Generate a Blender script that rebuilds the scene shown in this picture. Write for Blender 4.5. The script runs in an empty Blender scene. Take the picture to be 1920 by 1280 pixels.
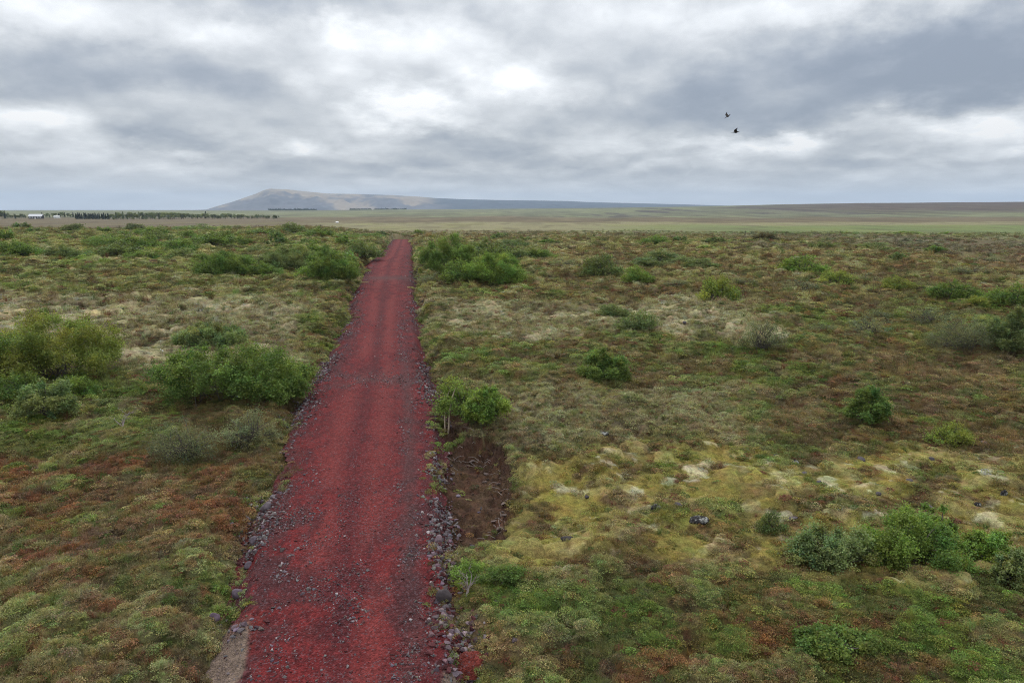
import bpy, bmesh, math, random
import numpy as np
from mathutils import Vector, Matrix, Euler

random.seed(7)
RNG = np.random.default_rng(11)
SC = bpy.context.scene
COL = SC.collection
R = math.radians

# ------------------------------------------------------------------ camera
F = 960 / math.tan(R(35.0))            # focal length in photograph pixels (1920 wide)
PITCH = math.atan((640 - 393) / F)
CAM_H = 10.0
cam_d = bpy.data.cameras.new('camera')
cam = bpy.data.objects.new('camera', cam_d)
COL.objects.link(cam)
cam_d.sensor_width = 36
cam_d.angle = R(70.0)
cam_d.clip_start = 0.1
cam_d.clip_end = 60000
cam.location = (0, 0, CAM_H)
cam.rotation_euler = (math.pi / 2 - PITCH, 0, 0)
SC.camera = cam
SP, CP = math.sin(PITCH), math.cos(PITCH)


def ray(u, v):
    a, b = (u - 960) / F, (640 - v) / F
    d = np.array([a, CP + b * SP, -SP + b * CP])
    return d / np.linalg.norm(d)


def project(x, y, z):
    """where a point of the place falls in the photograph (used for planning only)"""
    zz = z - CAM_H
    dep = np.maximum(y * CP - zz * SP, 0.05)
    up = y * SP + zz * CP
    return 960 + F * x / dep, 640 - F * up / dep


# ------------------------------------------------------------------ world, sun, exposure
SUN_EL, SUN_AZ = 40.0, -16.0            # azimuth from +Y towards +X
world = bpy.data.worlds.new('World')
SC.world = world
world.use_nodes = True


def build_world():
    nt = world.node_tree
    nt.nodes.clear()
    N, L = nt.nodes, nt.links

    def node(t, **kw):
        n = N.new(t)
        for k, val in kw.items():
            setattr(n, k, val)
        return n

    def m(op, a, b=None, c=None, clamp=False):
        n = node('ShaderNodeMath', operation=op, use_clamp=clamp)
        for i, s in enumerate((a, b, c)):
            if s is None:
                continue
            if hasattr(s, 'links'):
                L.new(s, n.inputs[i])
            else:
                n.inputs[i].default_value = s
        return n.outputs[0]

    def comb(x, y, z):
        n = node('ShaderNodeCombineXYZ')
        for i, s in enumerate((x, y, z)):
            if hasattr(s, 'links'):
                L.new(s, n.inputs[i])
            else:
                n.inputs[i].default_value = s
        return n.outputs[0]

    def noise(vec, scale, detail=6, rough=0.55, dist=0.0, color=False):
        n = node('ShaderNodeTexNoise')
        n.inputs['Scale'].default_value = scale
        n.inputs['Detail'].default_value = detail
        n.inputs['Roughness'].default_value = rough
        n.inputs['Distortion'].default_value = dist
        L.new(vec, n.inputs['Vector'])
        return n.outputs['Color'] if color else n.outputs['Fac']

    tc = node('ShaderNodeTexCoord')
    sep = node('ShaderNodeSeparateXYZ')
    L.new(tc.outputs['Generated'], sep.inputs[0])
    x, y, z = sep.outputs
    zc = m('MAXIMUM', z, 0.0)
    # round the horizon by bearing, flattening towards it
    hyp = m('MAXIMUM', m('SQRT', m('ADD', m('MULTIPLY', x, x), m('MULTIPLY', y, y))), 0.02)
    k = m('DIVIDE', 2.5, hyp)
    plane = comb(m('MULTIPLY', x, k), m('MULTIPLY', y, k), m('MULTIPLY', m('LOGARITHM', m('ADD', zc, 0.13), math.e), 1.55))
    # small warp keeps the cloud edges ragged
    wcol = noise(plane, 5.0, 4, 0.55, 0, True)
    wv = node('ShaderNodeVectorMath', operation='MULTIPLY_ADD')
    L.new(wcol, wv.inputs[0])
    wv.inputs[1].default_value = (0.09, 0.09, 0.09)
    L.new(plane, wv.inputs[2])
    pw = wv.outputs[0]

    def puffs(vec, scale):
        """rounded cloud heads: fractal cells, bright in the middle"""
        n_ = noise(vec, scale * 0.62, 5, 0.50)
        return m('MULTIPLY_ADD', m('ABSOLUTE', m('SUBTRACT', n_, 0.5)), 2.4, 0.36)

    def shifted(dy):
        sh = node('ShaderNodeVectorMath', operation='ADD')
        L.new(pw, sh.inputs[0])
        sh.inputs[1].default_value = (0.01, 0.01, -dy * 1.6)
        return sh.outputs[0]
    big = noise(pw, 1.8, 5, 0.48)
    mid = noise(pw, 5.5, 8, 0.58)
    pf, pf2 = puffs(pw, 3.0), puffs(shifted(-0.06), 3.0)
    val = m('MULTIPLY_ADD', m('SUBTRACT', big, 0.5), 0.72, 0.57)
    val = m('MULTIPLY_ADD', m('SUBTRACT', mid, 0.5), 0.30, val)
    val = m('MULTIPLY_ADD', m('SUBTRACT', pf, 0.62), 0.16, val)
    val = m('MULTIPLY_ADD', m('SUBTRACT', pf, pf2), 0.40, val)
    # rows of small cumulus lower down
    lowm = node('ShaderNodeMapRange', interpolation_type='SMOOTHSTEP')
    L.new(z, lowm.inputs['Value'])
    lowm.inputs['From Min'].default_value = 0.15
    lowm.inputs['From Max'].default_value = 0.05
    ps, ps2 = puffs(pw, 4.4), puffs(shifted(-0.05), 4.4)
    row = m('MULTIPLY_ADD', m('SUBTRACT', ps, ps2), 0.60, m('MULTIPLY', m('SUBTRACT', noise(pw, 4.0, 4, 0.5), 0.5), 0.55))
    val = m('MULTIPLY_ADD', row, lowm.outputs['Result'], val)
    # individual cloud masses: bearing, height, half sizes in photo pixels / F, weight
    az = m('ARCTAN2', x, y)
    el = m('ARCSINE', z)
    w2 = noise(plane, 2.2, 6, 0.62, 0, True)
    sw = node('ShaderNodeSeparateXYZ')
    L.new(w2, sw.inputs[0])
    azw = m('MULTIPLY_ADD', m('SUBTRACT', sw.outputs[0], 0.5), 0.26, az)
    elw = m('MULTIPLY_ADD', m('SUBTRACT', sw.outputs[1], 0.5), 0.13, el)
    ae = comb(azw, elw, 0.0)
    masses = [
        # u, v, half-width, half-height, weight
        (1680, 140, 340, 100, -0.44), (1850, 90, 200, 90, -0.22), (1380, 190, 240, 60, -0.26), (1500, 230, 200, 45, -0.12),
        (230, 150, 330, 60, -0.26), (60, 165, 240, 60, -0.12), (420, 110, 190, 50, -0.12), (620, 10, 280, 40, -0.28),
        (900, 265, 190, 38, -0.24), (1080, 215, 110, 30, -0.16), (1690, 275, 120, 32, -0.24),
        (330, 265, 130, 22, -0.14), (960, 320, 300, 25, -0.16), (650, 180, 90, 30, -0.1),
        (755, 205, 125, 44, 0.44), (960, 145, 140, 38, 0.34), (1790, 250, 170, 52, 0.46), (1400, 275, 150, 22, 0.30),
        (600, 150, 90, 40, 0.18), (575, 272, 60, 22, 0.24), (300, 285, 90, 16, 0.18), (1580, 20, 330, 45, 0.20), (120, 30, 240, 50, 0.14),
        (420, 30, 110, 36, 0.14), (660, 70, 70, 30, 0.14), (1000, 70, 200, 50, 0.10), (330, 185, 150, 25, 0.14), (100, 250, 110, 25, 0.14),
    ]
    for (u, v, hw, hh, wt) in masses:
        d = ray(u, v)
        c = (math.atan2(d[0], d[1]), math.asin(d[2]))
        s = node('ShaderNodeVectorMath', operation='SUBTRACT')
        L.new(ae, s.inputs[0])
        s.inputs[1].default_value = (c[0], c[1], 0)
        q = node('ShaderNodeVectorMath', operation='MULTIPLY')
        L.new(s.outputs[0], q.inputs[0])
        q.inputs[1].default_value = (F / hw, F / hh, 0)
        ln = node('ShaderNodeVectorMath', operation='LENGTH')
        L.new(q.outputs[0], ln.inputs[0])
        mr = node('ShaderNodeMapRange', interpolation_type='SMOOTHSTEP')
        L.new(ln.outputs['Value'], mr.inputs['Value'])
        mr.inputs['From Min'].default_value = 1.35
        mr.inputs['From Max'].default_value = 0.0
        mr.inputs['To Min'].default_value = 0.0
        mr.inputs['To Max'].default_value = wt
        val = m('ADD', val, mr.outputs['Result'])
    # thin bands close to the horizon, paler and calmer
    hz = node('ShaderNodeMapRange', interpolation_type='SMOOTHSTEP')
    L.new(z, hz.inputs['Value'])
    hz.inputs['From Min'].default_value = 0.060
    hz.inputs['From Max'].default_value = 0.0
    hz.inputs['To Min'].default_value = 0.0
    hz.inputs['To Max'].default_value = 0.7
    bands = noise(comb(m('MULTIPLY', az, 3.0), m('MULTIPLY', el, 42.0), 0.3), 1.3, 5, 0.55)
    bandv = m('MULTIPLY_ADD', m('SUBTRACT', bands, 0.5), 0.36, 0.88)
    mixv = node('ShaderNodeMix', data_type='FLOAT')
    L.new(hz.outputs['Result'], mixv.inputs[0])
    L.new(val, mixv.inputs[2])
    L.new(bandv, mixv.inputs[3])
    ramp = node('ShaderNodeValToRGB')
    L.new(mixv.outputs[0], ramp.inputs[0])
    cr = ramp.color_ramp
    cr.interpolation = 'B_SPLINE'
    stops = [(0.0, (0.25, 0.29, 0.36)), (0.22, (0.35, 0.39, 0.455)), (0.42, (0.50, 0.53, 0.565)), (0.60, (0.66, 0.685, 0.715)),
             (0.80, (0.84, 0.87, 0.90)), (1.0, (1.15, 1.15, 1.15))]
    while len(cr.elements) < len(stops):
        cr.elements.new(0.5)
    for e, (p, c) in zip(cr.elements, stops):
        e.position = p
        e.color = (*c, 1)
    # bluish veil of far air low in the sky
    veil = node('ShaderNodeMix', data_type='RGBA', blend_type='MULTIPLY')
    L.new(hz.outputs['Result'], veil.inputs[0])
    L.new(ramp.outputs[0], veil.inputs[6])
    veil.inputs[7].default_value = (0.95, 1.0, 1.04, 1)
    gain = node('ShaderNodeVectorMath', operation='SCALE')
    L.new(veil.outputs[2], gain.inputs[0])
    # an overcast sky grows brighter from the horizon to the zenith
    L.new(m('MULTIPLY_ADD', zc, 15.5, 8.3), gain.inputs['Scale'])
    sky = node('ShaderNodeTexSky', sky_type='NISHITA')
    sky.sun_disc = False
    sky.sun_elevation = R(SUN_EL)
    sky.sun_rotation = R(SUN_AZ)
    mx = node('ShaderNodeMix', data_type='RGBA')
    mx.inputs[0].default_value = 0.94            # nearly closed cloud cover over the clear sky
    L.new(sky.outputs[0], mx.inputs[6])
    L.new(gain.outputs[0], mx.inputs[7])
    bg = node('ShaderNodeBackground')
    bg.inputs['Strength'].default_value = 0.1
    L.new(mx.outputs[2], bg.inputs[0])
    out = node('ShaderNodeOutputWorld')
    L.new(bg.outputs[0], out.inputs[0])


build_world()
world.cycles.sampling_method = 'MANUAL'
world.cycles.sample_map_resolution = 512

sun_d = bpy.data.lights.new('sun', 'SUN')
sun_d.energy = 1.5
sun_d.angle = R(10)
sun_d.color = (1.0, 0.96, 0.90)
sun = bpy.data.objects.new('sun', sun_d)
COL.objects.link(sun)
sdir = Vector((math.sin(R(SUN_AZ)) * math.cos(R(SUN_EL)), math.cos(R(SUN_AZ)) * math.cos(R(SUN_EL)), math.sin(R(SUN_EL))))
sun.rotation_euler = (-sdir).to_track_quat('-Z', 'Y').to_euler()

SC.view_settings.view_transform = 'Standard'
SC.view_settings.look = 'None'
SC.view_settings.exposure = 0.08
SC.view_settings.gamma = 1.0
SC.view_settings.use_curve_mapping = False
SC.render.engine = 'CYCLES'
cy = SC.cycles
cy.use_denoising = True
cy.denoising_prefilter = 'NONE'
cy.max_bounces = 6
cy.diffuse_bounces = 3
cy.glossy_bounces = 2
cy.transmission_bounces = 3
cy.transparent_max_bounces = 6
cy.volume_bounces = 0
cy.sample_clamp_indirect = 4.0
cy.pixel_filter_type = 'BLACKMAN_HARRIS'
cy.filter_width = 1.05

# ------------------------------------------------------------------ noise in numpy


def _hash(ix, iy, seed):
    h = (ix.astype(np.int64) * 374761393 + iy.astype(np.int64) * 668265263 + seed * 1442695041) & 0xFFFFFFFF
    h = ((h ^ (h >> 13)) * 1274126177) & 0xFFFFFFFF
    h = ((h ^ (h >> 16)) * 2246822519) & 0xFFFFFFFF
    h = h ^ (h >> 15)
    return (h & 0xFFFFFF) / float(0xFFFFFF)


def vnoise(x, y, seed=0):
    ix, iy = np.floor(x), np.floor(y)
    fx, fy = x - ix, y - iy
    fx = fx * fx * fx * (fx * (fx * 6 - 15) + 10)
    fy = fy * fy * fy * (fy * (fy * 6 - 15) + 10)
    a, b = _hash(ix, iy, seed), _hash(ix + 1, iy, seed)
    c, d = _hash(ix, iy + 1, seed), _hash(ix + 1, iy + 1, seed)
    return a + (b - a) * fx + (c - a) * fy + (a - b - c + d) * fx * fy


def fbm(x, y, seed=0, oct=4, gain=0.5):
    s, a, t = 0.0, 1.0, 0.0
    for o in range(oct):
        ca, sa = math.cos(o * 0.7 + seed), math.sin(o * 0.7 + seed)
        f = 2.03 ** o
        s = s + a * vnoise((x * ca - y * sa) * f + o * 17.3, (x * sa + y * ca) * f - o * 9.1, seed + o * 31)
        t += a
        a *= gain
    return s / t


def mounds(x, y, seed=0):
    """round hummocks with narrow hollows between them, 0..1, and an id per hummock"""
    ix, iy = np.floor(x), np.floor(y)
    best = np.full(np.shape(x), 9.0)
    bid = np.zeros(np.shape(x))
    for dx in (-1, 0, 1):
        for dy in (-1, 0, 1):
            cx, cy_ = ix + dx, iy + dy
            px_ = cx + 0.15 + 0.7 * _hash(cx, cy_, seed)
            py_ = cy_ + 0.15 + 0.7 * _hash(cx, cy_, seed + 5)
            rr = 0.55 + 0.75 * _hash(cx, cy_, seed + 9)
            d = ((x - px_) ** 2 + (y - py_) ** 2) / (rr * rr)
            w = d < best
            best = np.where(w, d, best)
            bid = np.where(w, _hash(cx, cy_, seed + 13), bid)
    return np.clip(1 - best, 0, 1) * (0.4 + 0.6 * bid), bid


def sstep(a, b, x):
    t = np.clip((x - a) / (b - a), 0, 1)
    return t * t * (3 - 2 * t)


# ------------------------------------------------------------------ lie of the land
_py = np.array([-4000, 0, 14, 25, 40, 60, 80, 105, 130, 150, 172, 200, 240, 285, 340, 500, 20000.])
_pz = np.array([0, 0, 0, 0.35, 1.0, 1.75, 2.35, 2.8, 3.0, 2.95, 2.65, 1.9, 0.7, 0.05, 0, 0, 0.])
_dy = np.arange(-60, 700, 1.0)
_dz = np.interp(_dy, _py, _pz)
_kr = np.exp(-0.5 * (np.arange(-15, 16) / 6.0) ** 2)
_dz = np.convolve(np.pad(_dz, 15, mode='edge'), _kr / _kr.sum(), mode='valid')


def macro(x, y):
    x = np.asarray(x, float)
    y = np.asarray(y, float)
    z = np.interp(y, _dy, _dz, left=0, right=0)
    z = z + (fbm(x / 38 + 3, y / 55, 3, 2) - 0.5) * 0.9 * sstep(25, 70, np.abs(y)) * (1 - sstep(400, 900, y))
    r = np.hypot(x, y)
    b = np.degrees(np.arctan2(x, y))
    lp = np.interp(y, [0, 130, 170, 230, 300, 350, 420, 520], [0, 0, 0.35, 1.6, 2.5, 1.7, 0.3, 0])
    z = z + lp * sstep(9, 15, -b) * (1 - sstep(60, 80, -b))
    A = np.interp(b, [-180, -60, -35, -17, -6.6, 4, 16, 21, 25, 35, 60, 180], [2, 4, 6.5, 7, 10, 13.5, 20.5, 24, 27, 28.5, 24, 2])
    und = (fbm(x / 420, y / 420, 8, 4) - 0.5)
    z = z + sstep(620, 2400, r) * (A + und * 0.22 * A) + und * 3.0 * sstep(400, 900, r) * (1 - sstep(2000, 2500, r)) * 0.8
    z = z - sstep(2450, 4200, r) * 0.45 * A
    return z


def ground(u, v):
    """the point of the smooth land under a pixel of the photograph"""
    d = ray(u, v)
    t = 5.0
    step = 0.5
    prev = t
    while t < 15000:
        p = d * t
        if p[2] + CAM_H < float(macro(p[0], p[1])):
            lo, hi = prev, t
            for _ in range(24):
                mid_ = (lo + hi) / 2
                p = d * mid_
                if p[2] + CAM_H < float(macro(p[0], p[1])):
                    hi = mid_
                else:
                    lo = mid_
            p = d * hi
            return float(p[0]), float(p[1])
        prev = t
        step = max(0.4, t * 0.02)
        t += step
    p = d * 9000
    return float(p[0]), float(p[1])


# road edges read off the photograph row by row: outer left, red left, red right, outer right
ROAD = [
    (1280, 368, 462, 826, 892), (1240, 385, 466, 832, 905), (1200, 402, 470, 836, 880), (1150, 425, 474, 832, 856), (1100, 440, 482, 824, 846), (1050, 462, 492, 822, 834),
    (1000, 466, 505, 818, 838), (950, 478, 518, 815, 836), (900, 500, 528, 814, 832), (850, 514, 540, 812, 834),
    (800, 534, 562, 806, 836), (750, 560, 588, 798, 828), (700, 592, 624, 786, 806), (650, 624, 647, 776, 792),
    (600, 645, 664, 770, 786), (550, 660, 676, 770, 786), (520, 674, 688, 768, 782), (500, 683, 697, 768, 777),
    (492, 688, 702, 768, 777), (482, 706, 719, 769, 776), (465, 722, 730, 771, 776), (452, 734, 738, 769, 771)]
_rd = []
for (v, a, b, c, d) in ROAD:
    g = [ground(q, v) for q in (a, b, c, d)]
    yy = (g[1][1] + g[2][1]) / 2
    _rd.append((yy, g[0][0], g[1][0], g[2][0], g[3][0]))
_rd.sort()
_rd = np.array(_rd)
_first = _rd[0]
_rd = np.vstack([[-30, *(_first[1:] + np.array([0.2, 0.5, 0.5, 0.2]) * 0.3)], _rd])
RY0, RY1 = -20.0, _rd[-1, 0]


def road_at(y):
    return [np.interp(y, _rd[:, 0], _rd[:, i]) for i in (1, 2, 3, 4)]


def edge_wobble(y, sd=0):
    q = y * 0.0 + sd * 7.7
    return (fbm(y / 1.3, q + 4.0, 21, 3) - 0.5) * 0.7 + (fbm(y / 5.5, q + 9.0, 23, 2) - 0.5) * 1.5 + (fbm(y / 0.4, q + 2.0, 29, 2) - 0.5) * 0.35


def inside_road(x, y, grow=0.0):
    a, b, c, d = road_at(y)
    wob = edge_wobble(y)
    return (x > a + wob - grow) & (x < d - edge_wobble(y, 5) + grow) & (y < RY1 + 3) & (y > RY0)


def poly_mask(x, y, pts):
    """signed softness: 1 inside a ground polygon"""
    P = np.array(pts)
    ins = np.zeros(np.shape(x), bool)
    j = len(P) - 1
    for i in range(len(P)):
        xi, yi, xj, yj = P[i, 0], P[i, 1], P[j, 0], P[j, 1]
        cond = ((yi > y) != (yj > y)) & (x < (xj - xi) * (y - yi) / (yj - yi + 1e-12) + xi)
        ins ^= cond
        j = i
    return ins


PEAT = [ground(*p) for p in [(832, 1040), (826, 960), (830, 900), (834, 846), (868, 828), (925, 836), (945, 872), (954, 928), (946, 985), (920, 1022), (880, 1050)]]
PIT = [ground(*p) for p in [(835, 828), (832, 790), (838, 768), (870, 765), (888, 790), (880, 822)]]


def peat_mask(x, y):
    """how deep inside the dug scrape and the pit a point lies, 0..1, with a crumbled slope"""
    wx = x + (fbm(x / 0.6, y / 0.6, 41, 4) - 0.5) * 0.9
    wy = y + (fbm(x / 0.6, y / 0.6, 47, 4) - 0.5) * 1.1
    out = []
    for P in (PEAT, PIT):
        acc = 0.0
        for k in range(12):
            q = 0.40 if k % 2 else 0.2
            acc = acc + poly_mask(wx + q * math.cos(k * 0.524), wy + q * math.sin(k * 0.524), P)
        out.append(acc / 12.0)
    return out


def relief(x, y, zones=None):
    """hummocks on top of the smooth land"""
    r = np.hypot(x, y)
    wx = x + (fbm(x / 1.1, y / 1.1, 55, 2) - 0.5) * 0.9
    wy = y + (fbm(x / 1.1, y / 1.1, 57, 2) - 0.5) * 0.9
    m1, i1 = mounds(wx / 1.05, wy / 1.05, 2)
    m2, i2 = mounds(wx / 0.42 + 7, wy / 0.42, 6)
    patch = sstep(0.35, 0.65, fbm(x / 9, y / 9, 12, 3))
    m1 = m1 ** 0.75
    h = (m1 * (0.30 + 0.46 * patch) + m2 ** 0.8 * (0.13 + 0.10 * patch)) * (0.68 + 0.32 * sstep(22, 34, r)) + (fbm(x / 3.2, y / 3.2, 15, 3) - 0.5) * 0.5
    m3, _ = mounds(wx / 2.6, wy / 2.6, 16)
    m4, _ = mounds(wx / 1.5 + 3, wy / 1.7, 19)
    far = sstep(45, 110, r)
    h = h * (1 - 0.2 * far) + m3 ** 0.7 * 0.80 * far + m4 ** 0.6 * 0.5 * sstep(40, 75, r)
    h = h * (1 - sstep(220, 420, r)) * sstep(3, 8, r)
    return h, m1, i1, m2, i2


def land(x, y):
    """full ground height and the hummock fields"""
    z = macro(x, y)
    h, m1, i1, m2, i2 = relief(x, y)
    a, b, c, d = road_at(y)
    wob = edge_wobble(y)
    edge = np.maximum(a + wob - x, x - d + edge_wobble(y, 5))           # metres outside the road bed
    inr = (y < RY1 + 6) & (y > RY0)
    k = np.where(inr, sstep(-0.1, 0.9, edge), 1.0)
    z = z + h * k - np.where(inr, (1 - sstep(-0.2, 0.15, edge)) * 0.22, 0)
    near = (y > 10) & (y < 60) & (np.abs(x) < 20)
    pt = np.zeros(np.shape(x))
    pi = np.zeros(np.shape(x))
    if near.any():
        p_, q_ = peat_mask(x[near], y[near])
        pt[near], pi[near] = p_, q_
    rough = (fbm(x / 0.35, y / 0.35, 61, 3) - 0.5)
    z = z * (1 - pt) + (macro(x, y) - 0.50 + rough * 0.5) * pt
    z = z * (1 - pi) + (macro(x, y) - 0.42 + rough * 0.44) * pi
    pt, pi = pt > 0.25, pi > 0.25
    return z, m1, i1, m2, i2, pt, pi


# ------------------------------------------------------------------ what grows where (true colours of the cover)
C = {k: np.array(v) for k, v in dict(
    moss=(0.155, 0.130, 0.042), olive=(0.105, 0.108, 0.032), green=(0.075, 0.115, 0.026), lime=(0.115, 0.160, 0.030),
    rust=(0.142, 0.056, 0.032), brown=(0.115, 0.080, 0.046), plum=(0.095, 0.060, 0.052), lichen=(0.270, 0.240, 0.165), white=(0.28, 0.272, 0.208),
    grey=(0.175, 0.152, 0.108), straw=(0.215, 0.180, 0.105), dark=(0.050, 0.040, 0.026), peat=(0.068, 0.039, 0.025),
    hay=(0.205, 0.190, 0.105), field=(0.135, 0.170, 0.065), moor=(0.135, 0.110, 0.070), fell=(0.130, 0.135, 0.085)).items()}


def cover_weights(x, y, z, i1, i2):
    u, v = project(x, y, z)
    r = np.hypot(x, y)
    n = {}

    def pat(scale, seed, o=4):
        return fbm(x / scale, y / scale, seed, o)
    ju = (pat(6, 71, 3) - 0.5) * 240
    jv = (pat(5, 73, 3) - 0.5) * 90 * np.clip(28 / np.maximum(r, 6), 0.05, 1.3)
    U, V = u + ju, v + jv

    def zone(u0, u1, v0, v1, su=90, sv=30):
        return sstep(u0 - su, u0 + su, U) * (1 - sstep(u1 - su, u1 + su, U)) * sstep(v0 - sv, v0 + sv, V) * (1 - sstep(v1 - sv, v1 + sv, V))
    w = {}
    pa, pb, pc, pd = pat(2.2, 81), pat(1.4, 83), pat(3.4, 85), pat(0.8, 87, 3)
    w['olive'] = 0.75 + 0.6 * (pa - 0.5)
    w['brown'] = 1.15 * sstep(0.44, 0.62, pc)
    w['green'] = 1.45 * sstep(0.49, 0.66, pb + 0.1 * i1)
    w['rust'] = 1.1 * sstep(0.58, 0.72, pd * 0.5 + pa * 0.5 + 0.08 * (i2 - 0.5))
    w['plum'] = 0.8 * sstep(0.56, 0.7, pat(1.7, 91))
    w['dark'] = 0.9 * sstep(0.60, 0.74, pat(1.2, 93))
    w['grey'] = 0.5 * sstep(0.55, 0.7, pat(1.0, 95))
    w['moss'] = 0.45 * sstep(0.52, 0.68, pat(2.0, 97))
    w['lime'] = 0.7 * sstep(0.62, 0.74, pat(1.5, 99))
    w['lichen'] = 0.5 * sstep(0.66, 0.76, pat(1.1, 101))
    w['white'] = 0.25 * sstep(0.73, 0.80, pat(0.8, 103))
    w['straw'] = 0.3 * sstep(0.55, 0.7, pat(1.9, 105))
    zm = zone(945, 2600, 838, 1062, 50, 20)
    w['moss'] = w['moss'] * (1 - zm) + 3.9 * zm * (0.28 + 0.65 * sstep(0.34, 0.50, pat(1.6, 111)))
    w['lichen'] = w['lichen'] + 2.2 * zm * sstep(0.63, 0.71, pat(0.9, 113))
    w['white'] = w['white'] + 5.0 * zm * sstep(0.69, 0.75, pat(0.9, 115))
    w['brown'] = w['brown'] + 4.0 * zm * sstep(0.57, 0.66, pat(1.0, 117))
    zl = zone(-600, 560, 548, 700, 60, 18) + zone(800, 1450, 556, 622, 60, 8)
    zl = np.clip(zl, 0, 1)
    w['lichen'] = w['lichen'] + 3.2 * zl * sstep(0.42, 0.60, pat(2.2, 121))
    w['grey'] = w['grey'] + 2.1 * zl
    w['green'] = w['green'] * (1 - 0.7 * zl)
    w['moss'] = w['moss'] + 1.0 * zl * sstep(0.5, 0.62, pat(1.7, 123))
    zb = zone(1000, 2600, 462, 560, 120, 8)
    w['brown'] = w['brown'] + 1.0 * zb
    w['rust'] = w['rust'] + 0.6 * zb * sstep(0.45, 0.6, pat(6, 125))
    zg = zone(930, 1420, 715, 835, 70, 14)
    w['straw'] = w['straw'] + 1.3 * zg
    w['grey'] = w['grey'] + 1.7 * zg
    zr = zone(-600, 490, 850, 1070, 80, 30)
    w['rust'] = w['rust'] + 1.9 * zr * sstep(0.50, 0.64, pat(1.5, 127))
    zw = zone(-600, 470, 1000, 1600, 80, 40)
    w['straw'] = w['straw'] + 0.9 * zw * sstep(0.42, 0.6, pat(1.4, 129))
    w['grey'] = w['grey'] + 0.7 * zw
    zn = np.clip(zw + zr, 0, 1)
    w['rust'] = w['rust'] + 1.9 * zn * sstep(0.56, 0.66, pat(0.45, 141, 3))
    w['plum'] = w['plum'] + 1.7 * zn * sstep(0.54, 0.66, pat(0.6, 143, 3))
    w['brown'] = w['brown'] + 1.0 * zn * sstep(0.48, 0.62, pat(1.1, 145, 3))
    zc = zone(850, 2600, 1070, 1600, 60, 30)
    w['green'] = w['green'] + 1.7 * zc * sstep(0.42, 0.58, pat(1.3, 131))
    w['rust'] = w['rust'] + 1.2 * zc * sstep(0.50, 0.64, pat(0.9, 133))
    w['dark'] = w['dark'] + 0.6 * zc * sstep(0.5, 0.64, pat(0.8, 135))
    zs = zone(300, 720, 770, 900, 60, 30) + zone(1450, 2600, 640, 840, 100, 20)
    w['brown'] = w['brown'] + 0.8 * zs
    w['plum'] = w['plum'] + 0.9 * zs * sstep(0.45, 0.6, pat(1.2, 137))
    # scrub line on the rise
    zf = zone(-600, 720, 430, 545, 60, 8)
    w['green'] = w['green'] + 1.5 * zf * sstep(0.45, 0.6, pat(7, 139))
    w['olive'] = w['olive'] + 0.6 * zf
    return w, u, v, r


KEYS = list(C.keys())


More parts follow.
